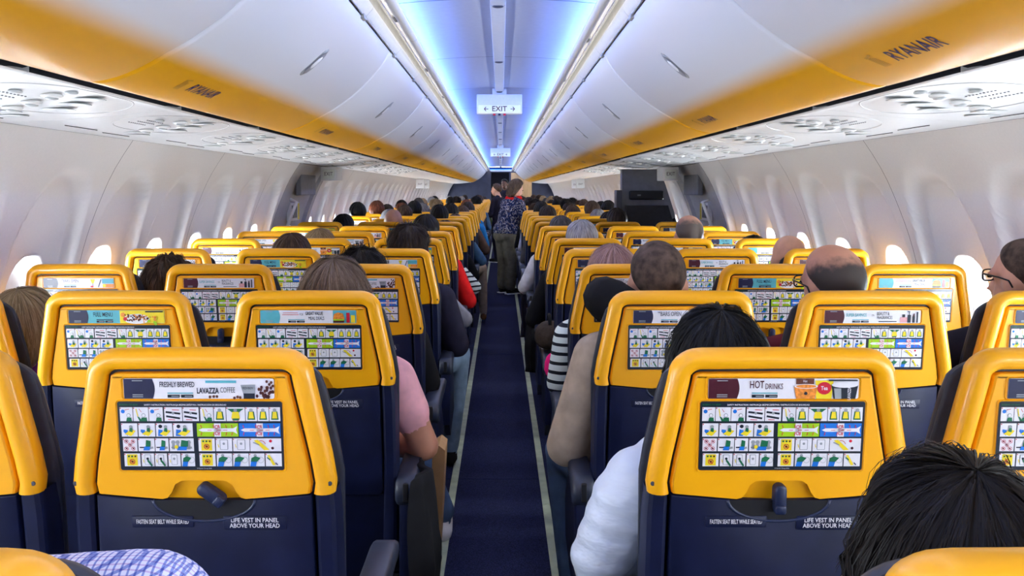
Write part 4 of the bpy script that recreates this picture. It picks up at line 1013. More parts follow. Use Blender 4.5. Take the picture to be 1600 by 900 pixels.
H_['bald_dark'] = balding('balding_dark', srgb(205, 150, 125), (0.055, 0.045, 0.042), 0.040)
H_['bald_grey'] = balding('balding_grey', srgb(212, 158, 135), (0.13, 0.11, 0.10), 0.055)
class Fig:
    """figure as round cones and ellipsoids, fused into one surface by a voxel remesh"""
    def __init__(s): s.p = []
    def cone(s, a, b, ra, rb, t=0): s.p.append(('c', Vector(a), Vector(b), ra, rb, t)); return s
    def chain(s, pts, rad, t=0):
        for i in range(len(pts)-1): s.cone(pts[i], pts[i+1], rad[i], rad[i+1], t if not isinstance(t, (list, tuple)) else t[i])
        return s
    def ell(s, c, r, t=0, rot=None): s.p.append(('e', Vector(c), Vector(r), rot or Matrix.Identity(3), 0, t)); return s
    def build(s, name, vox=0.011, smooth=4):
        mb = MB()
        for q in s.p:
            if q[0] == 'e': mb.ell(q[1], q[2], 0, 16, 12, q[3])
            else:
                a, b, ra, rb = q[1:5]; d = b-a; L = d.length
                if L < 1e-5: mb.ell(a, (ra, ra, ra)); continue
                t = d/L; n_ = 4
                pts = []; rd = []
                for i in range(n_+1): x = math.sin(PI/2*i/n_); pts.append(a-t*ra*(1-x)+t*0); rd.append(max(0.0006, ra*math.sqrt(max(0, 1-(1-x)**2))))
                for i in range(n_+1): x = math.sin(PI/2*(1-i/n_)); pts.append(b+t*rb*(1-x)); rd.append(max(0.0006, rb*math.sqrt(max(0, 1-(1-x)**2))))
                # drop coincident rings
                P2 = [pts[0]]; R2 = [rd[0]]
                for p_, r_ in zip(pts[1:], rd[1:]):
                    if (p_-P2[-1]).length > 1e-5: P2.append(p_); R2.append(r_)
                mb.tube(P2, R2, 14)
        me = mb.mesh('raw'); o = bpy.data.objects.new('raw', me); COL.objects.link(o)
        md = o.modifiers.new('r', 'REMESH'); md.mode = 'VOXEL'; md.voxel_size = vox; md.use_smooth_shade = True
        sm = o.modifiers.new('s', 'SMOOTH'); sm.factor = 0.5; sm.iterations = smooth
        dg = bpy.context.evaluated_depsgraph_get(); dg.update()
        out = bpy.data.meshes.new_from_object(o.evaluated_get(dg)); out.name = name
        bpy.data.objects.remove(o); bpy.data.meshes.remove(me)
        # material per face from the nearest primitive
        nf = len(out.polygons); c = np.empty(nf*3); out.polygons.foreach_get('center', c); c = c.reshape(-1, 3)
        best = np.full(nf, 1e9); idx = np.zeros(nf, dtype=np.int32)
        for q in s.p:
            if q[0] == 'e':
                R = np.array(q[3]).T; l = (c-np.array(q[1])) @ R.T; r = np.array(q[2]); d = (np.linalg.norm(l/r, axis=1)-1)*r.min()
            else:
                a = np.array(q[1]); ab = np.array(q[2])-a; L2 = max(1e-9, ab @ ab); t = np.clip(((c-a) @ ab)/L2, 0, 1)
                d = np.linalg.norm(c-(a+t[:, None]*ab), axis=1)-(q[3]+(q[4]-q[3])*t)
            m = d < best; best[m] = d[m]; idx[m] = q[5]
        out.polygons.foreach_set('material_index', idx); out.polygons.foreach_set('use_smooth', [True]*nf)
        return out
def head_prims(f, c, R):
    def w(v): return Vector(c)+R @ Vector(v)
    f.ell(w((0, -0.008, 0.022)), (0.074, 0.094, 0.088), 0, R); f.ell(w((0, 0.022, -0.045)), (0.058, 0.068, 0.066), 0, R); f.ell(w((0, 0.046, -0.088)), (0.036, 0.036, 0.026), 0, R)
    f.cone(w((0, 0.085, 0.010)), w((0, 0.108, -0.032)), 0.010, 0.015)
    for q in (-1, 1):
        f.ell(w((q*0.077, -0.004, -0.018)), (0.010, 0.021, 0.032), 0, R); f.ell(w((q*0.03, 0.078, 0.016)), (0.024, 0.012, 0.010), 0, R)
    f.ell(w((0, 0.086, -0.064)), (0.026, 0.012, 0.010), 0, R)
def hand_prims(f, wr, d, side, curl=0.5, t=0):
    """palm and five fingers from the wrist along d"""
    d = Vector(d).normalized(); up = Vector((0, 0, 1)); lat = d.cross(up).normalized(); nrm = lat.cross(d).normalized(); wr = Vector(wr)
    pc = wr+d*0.045; f.cone(wr, pc+lat*0.014+d*0.03, 0.024, 0.018, t); f.cone(wr, pc-lat*0.016+d*0.03, 0.024, 0.018, t)
    for i, (o, ln) in enumerate(((-0.030, 0.062), (-0.010, 0.075), (0.011, 0.070), (0.031, 0.055))):
        b = pc+lat*o+d*0.035; k1 = b+(d*0.85-nrm*0.5*curl)*ln*0.5; k2 = k1+(d*0.55-nrm*1.0*curl)*ln*0.5
        f.chain([b, k1, k2], [0.0095, 0.009, 0.008], t)
    th = wr+d*0.02-lat*0.022*side; f.chain([th, th+(-lat*side*0.6+d*0.7-nrm*0.1)*0.04, th+(-lat*side*0.55+d*1.3-nrm*0.3)*0.045], [0.0125, 0.011, 0.009], t)
def seated(top=1.22, puff=False, lx=0.0, yaw=0.0, tilt=0.0, nod=0.0, thick=1.0, short_sleeve=False, elbow=(1.0, 1.0), hands=False, vox=0.012, leg_out=None, hy=0.0):
    """sitting figure facing +y; y=0 is the seat-back plane at its top. slots: 0 skin 1 shirt 2 trousers 3 shoes"""
    f = Fig(); k = thick; hz = top-0.118; sz = top-0.305
    hc = Vector((lx, 0.205+hy, hz)); R = (Matrix.Rotation(yaw, 3, 'Z') @ Matrix.Rotation(tilt, 3, 'Y') @ Matrix.Rotation(nod, 3, 'X'))
    head_prims(f, hc, R)
    sx = lx*0.55
    f.cone((sx, 0.20, sz+0.03), hc+Vector((0, -0.02, -0.06)), 0.058, 0.052, 0)
    pel = (0, 0.30, 0.545)
    f.ell((0, 0.30, 0.54), (0.165*k, 0.11, 0.085), 2)
    f.chain([pel, (sx*0.4, 0.265, 0.70), (sx*0.8, 0.235, 0.85), (sx, 0.215, sz-0.03)], [0.115*k, 0.118*k, 0.125*k, 0.105*k], 1)
    for q in (-1, 1):
        f.chain([(sx*0.6+q*0.06, 0.25, 0.70), (sx*0.9+q*0.09, 0.225, 0.85), (sx+q*0.10, 0.21, sz-0.05)], [0.085*k, 0.09*k, 0.075*k], 1)
        f.cone((sx+q*0.03, 0.20, sz+0.035), (sx+q*0.165, 0.205, sz-0.015), 0.050, 0.062*k, 1)
        e_ = elbow[0 if q < 0 else 1]
        S = Vector((sx+q*0.175, 0.205, sz-0.02)); E = Vector((sx*0.4+q*(0.19+0.04*e_), 0.23, 0.685)); Wr = Vector((q*0.10, 0.46, 0.63))
        m = S.lerp(E, 0.5)
        if short_sleeve:
            f.cone(S, m, 0.062*k, 0.058*k, 1); f.chain([m, E, E.lerp(Wr, 0.4), Wr], [0.044, 0.041, 0.040, 0.027], 0)
        elif puff:
            pts_ = [S.lerp(E, i/8) for i in range(9)]+[E.lerp(Wr, i/6) for i in range(1, 7)]
            for i in range(len(pts_)-1):
                a_, b_ = pts_[i], pts_[i+1]; rad = 0.078-0.0024*i
                if i % 2 == 0: f.ell((a_+b_)/2, (rad, rad*0.95, rad*0.62) if i < 8 else (rad*0.8, rad*0.62, rad*0.8), 1)
                f.cone(a_, b_, rad*0.66, rad*0.66, 1)
        else: f.chain([S, m, E, E.lerp(Wr, 0.5), Wr], [0.063*k, 0.057*k, 0.052*k, 0.045*k, 0.034*k], 1)
        if hands: hand_prims(f, Wr, (-q*0.35, 0.9, -0.15), q, 0.5)
        else: f.cone(Wr, Wr+Vector((-q*0.03, 0.085, -0.012)), 0.026, 0.022, 0)
        K = Vector((q*0.115, 0.68, 0.535)); An = Vector((q*0.11, 0.66, 0.10))
        if leg_out and leg_out[0] == q:
            K = Vector(leg_out[1]); An = Vector(leg_out[2])
        f.chain([(q*0.085, 0.31, 0.535), K], [0.088*k, 0.064], 2)
        f.chain([K, K.lerp(An, 0.45), An], [0.062, 0.056, 0.042], 2)
        f.chain([An+Vector((0, -0.02, -0.055)), An+Vector((0, 0.09, -0.062))], [0.036, 0.030], 3)
    return f.build('seated_body', vox), hc, R
def hair_mesh(style, seed=0, L=0.30, thick=0.014, strands=0, frizz=0.0, vol=1.0):
    """loft from the crown; head-local coordinates, +y is the face"""
    r = random.Random(seed); nt_, n = 22, 72
    long_ = style in ('long', 'bob')
    T = Matrix.Rotation(math.radians(14), 3, 'X')
    ra, rb, rc = 0.076, 0.097, 0.092
    def phimax(th):
        c = math.cos(th)
        base = 64+(1-c)*33 if c > 0 else 97+(-c)*30
        return math.radians(base)
    def pt(th, t, extra=0.0, jitter=0.0):
        c = math.cos(th); back = smooth01(0.45, -0.15, c)
        pm = phimax(th); ridge = (0.0025*math.sin(th*17+seed)+0.002*math.sin(th*31+2*seed))*min(1, thick/0.012)*(0 if thick < 0.006 else 1)
        if style == 'tousled': ridge += 0.012*noise.noise((math.cos(th)*2.2+seed, math.sin(th)*2.2, t*5))+0.006*noise.noise((math.cos(th)*6, math.sin(th)*6+seed, t*9))
        if style == 'wavy': ridge += 0.008*math.sin(th*9+t*14+seed)
        th0 = thick*vol+ridge
        fall = L*back if long_ else 0.0
        hd = pm*(1-0.30*back) if long_ else pm
        tb = 1.0 if fall < 0.01 else hd*0.09/(hd*0.09+fall)
        if t <= tb or fall < 0.01:
            ph = hd*min(1, t/tb); edge = 1.0 if long_ and back > 0.3 else (1-(t/tb)**8)
            k_ = th0*edge-0.010*(1-edge)+extra
            v = T @ Vector(((ra+k_)*math.sin(ph)*math.sin(th), (rb+k_)*math.sin(ph)*math.cos(th), (rc+k_)*math.cos(ph)))
            return v+Vector((0, -0.008, 0.022))
        base = T @ Vector(((ra+th0+extra)*math.sin(hd)*math.sin(th), (rb+th0+extra)*math.sin(hd)*math.cos(th), (rc+th0)*math.cos(hd)))+Vector((0, -0.008, 0.022))
        q = (t-tb)/(1-tb); wv = 0.006*math.sin(q*9+th*5) if style == 'long' else 0
        taper = 1-0.10*q-(0.28*smooth01(0.75, 1, q))
        return Vector((base.x*(1+0.12*math.sin(q*PI*0.6))*taper+wv, base.y*taper-0.004*q, base.z-fall*q))
    V = []; F = []; UV = []
    nn = nt_ if not long_ else 34
    for i in range(nn+1):
        t = i/nn
        for j in range(n): V.append(pt(2*PI*j/n, max(t, 0.002)))
    for i in range(nn):
        for j in range(n): F.append((i*n+j, i*n+(j+1) % n, (i+1)*n+(j+1) % n, (i+1)*n+j)); UV.append(((j/n, i/nn), ((j+1)/n, i/nn), ((j+1)/n, (i+1)/nn), (j/n, (i+1)/nn)))
    F.append(tuple(range(n))[::-1]); UV.append(tuple((j/n, 0) for j in range(n))[::-1])
    F.append(tuple(nn*n+j for j in range(n))); UV.append(tuple((j/n, 1) for j in range(n)))
    for k in range(strands):
        th = r.uniform(0, 2*PI); e = r.uniform(0.0, 0.004)+(r.random()**4)*frizz; t0 = r.uniform(0.0, 0.35); t1 = r.uniform(0.8, 1.0); dth = r.gauss(0, 0.06); m = 9; o = len(V); w = r.uniform(0.0005, 0.0011)
        for i in range(m):
            u = i/(m-1); p_ = pt(th+dth*u, max(0.01, t0+(t1-t0)*u), e*math.sin(PI*min(1, u*1.2))+0.0006)
            tn = Vector((math.cos(th), -math.sin(th), 0)); ww = w*(1-0.6*u)
            V += [p_-tn*ww, p_+(p_-Vector((0, -0.01, p_.z))).normalized()*ww*1.2, p_+tn*ww]
        for i in range(m-1):
            a = o+i*3
            for q in range(2): F.append((a+q, a+q+1, a+q+4, a+q+3)); UV.append(((k*0.37 % 1, i/m),)*4)
    me = me_from(V, F, 'hair', True); uvl = me.uv_layers.new(name='UVMap'); flat = [c for f in UV for c in f]
    uvl.data.foreach_set('uv', [x for c in flat for x in c])
    return me
def fringe_mesh(seed=0, thick=0.005, lo=62, hi=122):
    """hair left on the sides and back of a balding head"""
    V = []; F = []; UV = []; n, m = 64, 10; T = Matrix.Rotation(math.radians(14), 3, 'X'); ra, rb, rc = 0.075, 0.0955, 0.090
    for i in range(m+1):
        for j in range(n+1):
            th = math.radians(68)+(2*PI-math.radians(136))*j/n; b = -math.cos(th); t = i/m
            p0 = math.radians(lo-14*max(0, -b)+4*math.sin(th*5+seed)); p1 = math.radians(98+24*max(0, b)) if hi > 100 else math.radians(hi)
            ph = p0+(p1-p0)*t; e = min(1, math.sin(PI*t)*2.2)*min(1, min(j, n-j)/4); k = thick*e-0.006*(1-e)
            V.append(T @ Vector(((ra+k)*math.sin(ph)*math.sin(th), (rb+k)*math.sin(ph)*math.cos(th), (rc+k)*math.cos(ph)))+Vector((0, -0.008, 0.022)))
    for i in range(m):
        for j in range(n): a = i*(n+1)+j; F.append((a, a+1, a+n+2, a+n+1)); UV += [(j/n, i/m), ((j+1)/n, i/m), ((j+1)/n, (i+1)/m), (j/n, (i+1)/m)]
    me = me_from(V, F, 'hair', True); u = me.uv_layers.new(name='UVMap'); u.data.foreach_set('uv', [x for c in UV for x in c])
    return me
def slots(o, mats_):
    """give this object its own materials while sharing mesh data"""
    me = o.data
    while len(me.materials) < len(mats_): me.materials.append(None)
    for i, m in enumerate(mats_): o.material_slots[i].link = 'OBJECT'; o.material_slots[i].material = m
GLASSES = None
def glasses_mesh():
    mb = MB()
    for q in (-1, 1):
        sg = lambda v: math.copysign(abs(v)**0.55, v)
        pts = [(q*0.033+0.025*sg(math.cos(a)), 0.093-0.004*abs(sg(math.cos(a)))*(1 if q*math.cos(a) > 0 else 0), 0.008+0.016*sg(math.sin(a))) for a in [2*PI*i/24 for i in range(25)]]
        mb.tube(pts, 0.0022, 6, cap=False); mb.tube([(q*0.058, 0.089, 0.014), (q*0.074, 0.070, 0.014), (q*0.082, 0.02, 0.010), (q*0.084, -0.012, 0.004), (q*0.082, -0.022, -0.014)], 0.0024, 6)
    mb.tube([(-0.009, 0.100, 0.012), (0.009, 0.100, 0.012)], 0.002, 6)
    return mb.mesh('glasses', smooth=True)
EYE = MB().ell((0, 0, 0), (0.0095, 0.006, 0.006), nu=10, nv=8).mesh('eye', smooth=True)
MOUTH = MB().ell((0, 0, 0), (0.022, 0.006, 0.005), nu=12, nv=6).mesh('mouth', smooth=True)
M_eye = mat('eye_dark', (0.02, 0.015, 0.012), 0.2, 0.1, 40); M_lip = mat('lips', srgb(165, 90, 85), 0.45, 0.05, 40)
def face(o, hc, R):
    for q in (-1, 1): e = obj('eye', EYE, M_eye, o, tuple(hc+R @ Vector((q*0.031, 0.0885, 0.006)))); e.rotation_euler = R.to_euler()
    e = obj('mouth', MOUTH, M_lip, o, tuple(hc+R @ Vector((0, 0.097, -0.064)))); e.rotation_euler = R.to_euler()
def put_hair(o, me, hm, hc, R, name='hair'):
    h = obj(name, me, None, o, tuple(hc)); h.rotation_euler = R.to_euler(); slots(h, [hm]); return h
def person(label, n, c, x, top, hair, skin, shirt, trousers='jeans', shoe=None, group=None, **kw):
    """a detailed passenger in row n, seat c; x = head position across the cabin"""
    global GLASSES
    face_ = kw.pop('face', True); gl = kw.pop('glasses', False)
    if hair and hair[0] not in (BUZZ, FRINGE, FRINGE2): top -= 0.018
    me, hc, R = seated(top=top, lx=max(-0.19, min(0.19, x-SX[c])), **kw)
    o = empty('person', (SX[c]*(0.972 if c in 'AF' else 1), row_y(n), 0)); tag(o, label, 'person', group)
    b = obj('body', me, None, o); slots(b, [SKIN[skin], C_[shirt], C_[trousers], shoe or SHOE])
    if hair: put_hair(o, hair[0], H_[hair[1]], hc, R)
    if face_: face(o, hc, R)
    if gl:
        GLASSES = GLASSES or glasses_mesh()
        g = obj('glasses', GLASSES, M_black, o, tuple(hc)); g.rotation_euler = R.to_euler()
    return o, hc, R
SHORT = hair_mesh('short', 1); SHORT2 = hair_mesh('short', 4, thick=0.018); TOUS = hair_mesh('tousled', 3, thick=0.024, strands=500, frizz=0.02); BUZZ = hair_mesh('short', 2, thick=0.0030)
BOB = hair_mesh('bob', 5, L=0.10, thick=0.018, strands=250); BUN = hair_mesh('short', 6, thick=0.013); LONGF = hair_mesh('long', 9, L=0.22, thick=0.016); FRINGE = fringe_mesh(1, 0.0022, 66); FRINGE2 = fringe_mesh(2, 0.0022, 76)
person('dark long-haired head filling the bottom right corner of the photo', 0, 'D', 0.455, 1.138, (hair_mesh('long', 11, L=0.34, thick=0.020, strands=1500, frizz=0.010, vol=1.15), 'vdark'), 'mid', 'black', vox=0.011, hy=0.03)
pc, _, _ = person('passenger in a blue and white checked shirt, bottom left corner', 0, 'C', -0.56, 1.335, (SHORT, 'brown'), 'light', 'check', vox=0.011, tilt=-0.3, hy=-0.12, elbow=(1, 1.4), thick=1.04)
pc.rotation_euler = (0, -0.30, 0); pc.location = (SX['C']+0.325, row_y(0), 0.008)
p1, hc1, R1 = person('passenger with long black hair and a white puffer jacket, front right aisle seat', 1, 'D', 0.412, 1.190, (hair_mesh('long', 12, L=0.30, thick=0.015, strands=1300, frizz=0.006), 'black'), 'mid', 'puffer', vox=0.010, thick=1.20, elbow=(1.9, 1.0), puff=True)
person('woman with long straight light brown hair in a pink short-sleeved top', 2, 'C', -0.446, 1.220, (hair_mesh('long', 13, L=0.24, thick=0.016, strands=1100, frizz=0.006), 'lbrown'), 'mid', 'pink', shoe=SHOEW, vox=0.009, short_sleeve=True, elbow=(1, 1.9), hands=True, leg_out=(1, (0.16, 0.66, 0.60), (0.295, 0.60, 0.36)))
person('man with a shaved grey-brown crown and beige jumper in the aisle seat', 2, 'D', 0.443, 1.262, (BUZZ, 'buzz'), 'light', 'beige', vox=0.010, elbow=(1.9, 1.0), hands=True, thick=1.12, leg_out=(-1, (-0.25, 0.60, 0.56), (-0.22, 0.62, 0.10)))
person('bald-crowned man with dark fringe and glasses in the right middle seat', 2, 'E', 0.925, 1.250, (BUZZ, 'bald_dark'), 'light', 'maroon', glasses=True, yaw=0.25, thick=1.1)
person('shaven man with black glasses at the right edge of the photo', 2, 'F', 1.505, 1.268, (BUZZ, 'buzz'), 'light', 'navy', glasses=True, yaw=0.36, thick=1.05)
person('blond passenger in purple at the left edge of the photo', 2, 'A', -1.345, 1.135, (BOB, 'blond'), 'light', 'purple', 'black', elbow=(1, 1.3))
person('passenger with wavy brown hair leaning between two seats on the left', 3, 'A', -1.245, 1.163, (hair_mesh('wavy', 8, thick=0.018, strands=400, frizz=0.008), 'brown'), 'light', 'dgrey')
person('black-haired passenger low in the left aisle seat of the third row', 3, 'C', -0.50, 1.188, (TOUS, 'vdark'), 'tan', 'black', elbow=(1, 0.7))
person('woman with rose-grey bobbed hair and a striped top', 3, 'D', 0.420, 1.205, (BOB, 'rose'), 'light', 'stripe', elbow=(0.9, 1))
person('man with tousled dark brown hair in a dark navy jacket and pale jeans', 4, 'C', -0.410, 1.243, (TOUS, 'dbrown'), 'mid', 'navy', 'lightjeans', elbow=(1, 2.0), thick=1.12, leg_out=(1, (0.27, 0.60, 0.57), (0.23, 0.62, 0.10)))
person('brown-haired passenger in the left middle seat of the fourth row', 4, 'B', -0.945, 1.208, (SHORT2, 'brown'), 'light', 'navy')
person('bald man by the right windows in the fourth row', 4, 'F', 1.372, 1.202, None, 'light', 'green')
person('blond passenger in the left middle seat of the fifth row', 5, 'B', -0.985, 1.192, (BOB, 'blond'), 'light', 'cream')
person('passenger in a light grey jumper on the left of the aisle', 5, 'C', -0.47, 1.12, (SHORT, 'dbrown'), 'mid', 'grey', 'black', elbow=(1, 2.2))
person('grey-haired passenger in black on the right of the aisle', 5, 'D', 0.455, 1.242, (SHORT2, 'grey'), 'light', 'black', elbow=(2.0, 1))
person('balding man with grey sides beside the grey crew seat unit', 5, 'E', 1.045, 1.262, (BUZZ, 'bald_grey'), 'light', 'dgrey')
person('low dark hair showing over the right window seat of the fifth row', 5, 'F', 1.44, 1.160, (SHORT, 'dbrown'), 'mid', 'black')
person('short dark-haired passenger in a bright red top left of the aisle', 6, 'C', -0.470, 1.250, (SHORT2, 'vdark'), 'tan', 'red', 'black', elbow=(1, 2.2))
person('passenger in a black and white striped top left of the aisle', 7, 'C', -0.45, 1.13, (SHORT, 'brown'), 'light', 'stripe', 'denim', elbow=(1, 2.4))
person('passenger in white right of the aisle in the seventh row', 7, 'D', 0.45, 1.218, (SHORT2, 'dgrey'), 'mid', 'white', 'black', elbow=(2.2, 1))
person('passenger in dark clothes left of the aisle in the eighth row', 8, 'C', -0.45, 1.16, (SHORT, 'dbrown'), 'mid', 'black', elbow=(1, 1.6))
person('passenger in a blue denim jacket with one leg out in the aisle', 10, 'C', -0.45, 1.17, (SHORT, 'brown'), 'light', 'denim', 'khaki', shoe=SHOEB, elbow=(1, 2.4), leg_out=(1, (0.275, 0.60, 0.58), (0.30, 0.62, 0.12)))
person('passenger in a brown-grey jacket left of the aisle in the twelfth row', 12, 'C', -0.45, 1.22, (SHORT2, 'brown'), 'mid', 'brown', elbow=(1, 2.6), thick=1.15)
person('bald man in the left middle seat of the eighth row', 8, 'B', -0.875, 1.252, None, 'light', 'dgrey')
person('black-haired passenger at the left windows in the eighth row', 8, 'A', -1.325, 1.208, (SHORT2, 'black'), 'tan', 'black')
# farther passengers share body shapes
fb = [seated(top=1.22, vox=0.016), seated(top=1.22, vox=0.016, lx=0.04, elbow=(1.6, 1.6), thick=1.1), seated(top=1.22, vox=0.016, lx=-0.05, yaw=0.3)]
HN = {'black': 'black-haired', 'vdark': 'very dark-haired', 'dbrown': 'dark brown-haired', 'brown': 'brown-haired', 'grey': 'grey-haired', 'blond': 'blond', 'lbrown': 'light brown-haired', 'auburn': 'auburn-haired', 'dgrey': 'dark grey-haired'}
fixed = {(9, 'B'): 'grey', (9, 'C'): 'vdark', (10, 'A'): 'black', (10, 'B'): 'brown', (10, 'E'): 'grey', (10, 'D'): 'dbrown', (11, 'B'): 'black', (11, 'A'): 'auburn', (9, 'E'): 'dbrown', (10, 'F'): 'vdark', (11, 'E'): 'brown', (8, 'E'): 'dbrown', (12, 'C'): 'brown', (12, 'D'): 'black'}
rr = random.Random(21)
for n in range(8, 30):
    for c in 'ABCDEF':
        if (n, c) in SKIP or (n == 8 and c in 'ABCF') or (n, c) in ((10, 'C'), (12, 'C')): continue
        hk = fixed.get((n, c))
        if not hk:
            if n < 11 or rr.random() > 0.62: 
                if not (n >= 11): continue
                continue
            hk = rr.choice(['black', 'vdark', 'dbrown', 'dbrown', 'brown', 'grey', 'blond', 'dgrey', 'auburn', 'vdark'])
        me, hc, R = rr.choice(fb)
        sh = rr.choice(['black', 'navy', 'dgrey', 'denim', 'maroon', 'green', 'brown', 'white', 'grey', 'blue'])
        o = empty('person', (SX[c]*(0.965 if c in 'AF' else 1)+rr.uniform(-0.04, 0.04)*(0.3 if c in 'AF' else 1), row_y(n), 0)); o.scale = (1, 1, rr.uniform(0.98, 1.045))
        tag(o, '%s passenger in the %s seat of the %s full row' % (HN[hk], POS[c], NTH[n]), 'person', 'distant passengers')
        b = obj('body', me, None, o); slots(b, [SKIN[rr.choice(['light', 'mid', 'tan', 'dark'])], C_[sh], C_[rr.choice(['jeans', 'black', 'olive'])], SHOE])
        put_hair(o, rr.choice([SHORT, SHORT2, LONGF, BUN, TOUS]), H_[hk], hc, R)
def standing(x, y, yaw, top, lean_=0.0, hair=None, skin='light', shirt='blotch', trousers='olive', label='', shoe=None, nod=0.0, scarf=None, wide=1.0):
    """standing figure facing local +y"""
    f = Fig(); k = wide; hz = top-0.118; hip = top*0.53; sz = top-0.30; fy = lean_
    hc = Vector((0, fy+0.05, hz)); R = Matrix.Rotation(-nod, 3, 'X'); head_prims(f, hc, R)
    f.cone((0, fy*0.9, sz+0.03), hc+Vector((0, -0.015, -0.06)), 0.056, 0.052, 0)
    f.chain([(0, 0, hip), (0, fy*0.35, hip+0.20), (0, fy*0.8, sz-0.06)], [0.135*k, 0.13*k, 0.115*k], 1)
    f.ell((0, -0.02, hip-0.03), (0.175*k, 0.135*k, 0.12), 2)
    f.ell((0, -0.01, hip+0.05), (0.185*k, 0.145*k, 0.13), 1)
    for q in (-1, 1):
        f.chain([(q*0.07, 0, hip+0.03), (q*0.085, fy*0.45, hip+0.25), (q*0.10, fy*0.85, sz-0.08)], [0.10*k, 0.095*k, 0.08*k], 1)
        f.cone((q*0.03, fy*0.9, sz+0.03), (q*0.165*k, fy*0.9, sz-0.02), 0.05, 0.062, 1)
        S = Vector((q*0.175*k, fy*0.9, sz-0.03)); E = Vector((q*0.23*k, fy*0.9+0.05, sz-0.30)); Wr = E+Vector((-q*0.06, 0.22, -0.04))
        f.chain([S, E, Wr], [0.062, 0.052, 0.034], 1); hand_prims(f, Wr, (-q*0.2, 0.95, -0.1), q, 0.5)
        f.chain([(q*0.085, 0, hip-0.05), (q*0.095, 0.02, hip*0.52), (q*0.095, -0.01, 0.12)], [0.105*k, 0.082*k, 0.066*k], 2)
        f.chain([(q*0.095, -0.03, 0.045), (q*0.10, 0.14, 0.038)], [0.042, 0.036], 3)
    me = f.build('standing_body', 0.011)
    o = empty('person', (x, y, 0.002), (0, 0, yaw)); tag(o, label, 'person')
    b = obj('body', me, None, o); slots(b, [SKIN[skin], C_[shirt], C_[trousers], shoe or SHOE])
    if hair: put_hair(o, hair[0], H_[hair[1]], hc, R)
    face(o, hc, R)
    if scarf:
        ring_ = [(0.085*math.cos(a), fy*0.9+0.02+0.085*math.sin(a), sz+0.045+0.012*math.sin(2*a)) for a in [2*PI*i/18 for i in range(19)]]
        m_ = MB().tube(ring_, [0.030+0.006*math.sin(i*2.1) for i in range(19)], 10, cap=False).tube([(0.05, fy+0.10, sz+0.02), (0.06, fy+0.15, sz-0.12), (0.05, fy+0.16, sz-0.28)], [0.03, 0.036, 0.03], 10)
        obj('scarf', m_.mesh('scarf', smooth=True), C_[scarf], o)
    for q in (-1, 1): obj('shoe_sole', MB().box(q*0.098-0.042, q*0.098+0.042, -0.075, 0.178, 0.0, 0.014, bev=0.006).mesh('sole'), SHOEW, o)
standing(0.09, 11.3, -PI/2+0.55, 1.535, 0.10, (hair_mesh('bob', 15, L=0.16, thick=0.020, strands=300), 'mbrown'), 'light', 'blotch', 'olive', 'woman in a navy patterned blouse and red scarf standing in the aisle', nod=0.35, scarf='red', wide=1.18)
standing(-0.02, 16.2, PI/2-0.5, 1.52, 0.02, (BUN, 'brown'), 'light', 'navy', 'navy', 'cabin crew member with tied brown hair farther up the aisle')
standing(0.12, 20.3, PI-0.4, 1.66, 0.02, (SHORT, 'black'), 'dark', 'navy', 'navy', 'dark-haired figure standing near the front bulkhead')

# ------------------------------------------------------------------ crew seat unit and loose things
u = empty('crew_seat_unit', (1.33, row_y(9)-0.05, 0)); tag(u, 'dark grey folded crew seat unit by the right exit door', 'crew seat')
poly = [(-0.25, 0.0), (-0.25, 1.585), (0.08, 1.585), (0.135, 1.45), (0.215, 1.20), (0.245, 1.0), (0.245, 0.0)]
obj('partition', MB().prism(poly, 'y', 0.0, 0.10).mesh('p'), M_mgrey, u)
obj('side_cover', MB().box(-0.305, -0.252, -0.05, 0.10, 0.02, 1.40, bev=0.01).mesh('s', ang=40), M_dgrey, u)
b = MB().prism([(-0.22, 0.60), (-0.22, 1.265), (0.15, 1.265), (0.20, 1.10), (0.215, 0.60)], 'y', -0.05, -0.001); bp_ = obj('backrest', b.mesh('b'), mat('crew_leather', (0.012, 0.012, 0.018), 0.35, 0.2, 30, 0.1), u)
obj('headrest', MB().box(-0.19, 0.115, -0.045, -0.001, 1.315, 1.395, bev=0.018, seg=3).mesh('h', ang=40), M_black, u)
obj('headrest_emblem', MB().box(-0.12, -0.09, -0.048, -0.0445, 1.348, 1.362).mesh('e'), M_mgrey, u)
obj('harness_strap', MB().tube([(0.20, -0.03, 1.15), (0.225, -0.04, 1.08), (0.20, -0.05, 1.03)], 0.016, 8).mesh('st', smooth=True), M_black, u)
obj('fold_seat', MB().box(-0.21, 0.20, -0.12, -0.052, 0.40, 0.90, bev=0.02).mesh('f', ang=40), M_black, u)
# black coat hanging from the aisle armrest
def drape(name, w, h, m, loc, label, cat, seed=0, depth=0.03, flare=0.3):
    V = []; F = []; nu, nv = 20, 18
    for side in (0, 1):
        for j in range(nv+1):
            t = j/nv
            for i in range(nu+1):
                q = i/nu-0.5; k = w*(1+flare*t)
                fold = 0.014*math.sin(q*19+seed)*(0.35+t)+0.010*math.sin(q*9+t*5+seed)
                V.append((fold+(depth if side else 0)*math.cos(q*PI)*(0.4+0.6*(1-abs(2*t-1))), q*k, -t*h*(1-0.10*abs(q*2)**2)))
    N_ = (nu+1)*(nv+1)
    for side in (0, 1):
        for j in range(nv):
            for i in range(nu):
                a = side*N_+j*(nu+1)+i; f = (a, a+1, a+nu+2, a+nu+1); F.append(f if side else f[::-1])
    for i in range(nu):
        F.append((i, i+1, N_+i+1, N_+i)); a = nv*(nu+1)+i; F.append((a+1, a, N_+a, N_+a+1))
    o = obj(name, me_from(V, F, name, True), m, None, loc); tag(o, label, cat); return o
drape('coat', 0.20, 0.46, C_['black'], (-0.205, 2.20, 0.665), 'black coat hanging from the left aisle armrest near the camera', 'coat', 2, 0.06, 0.7)
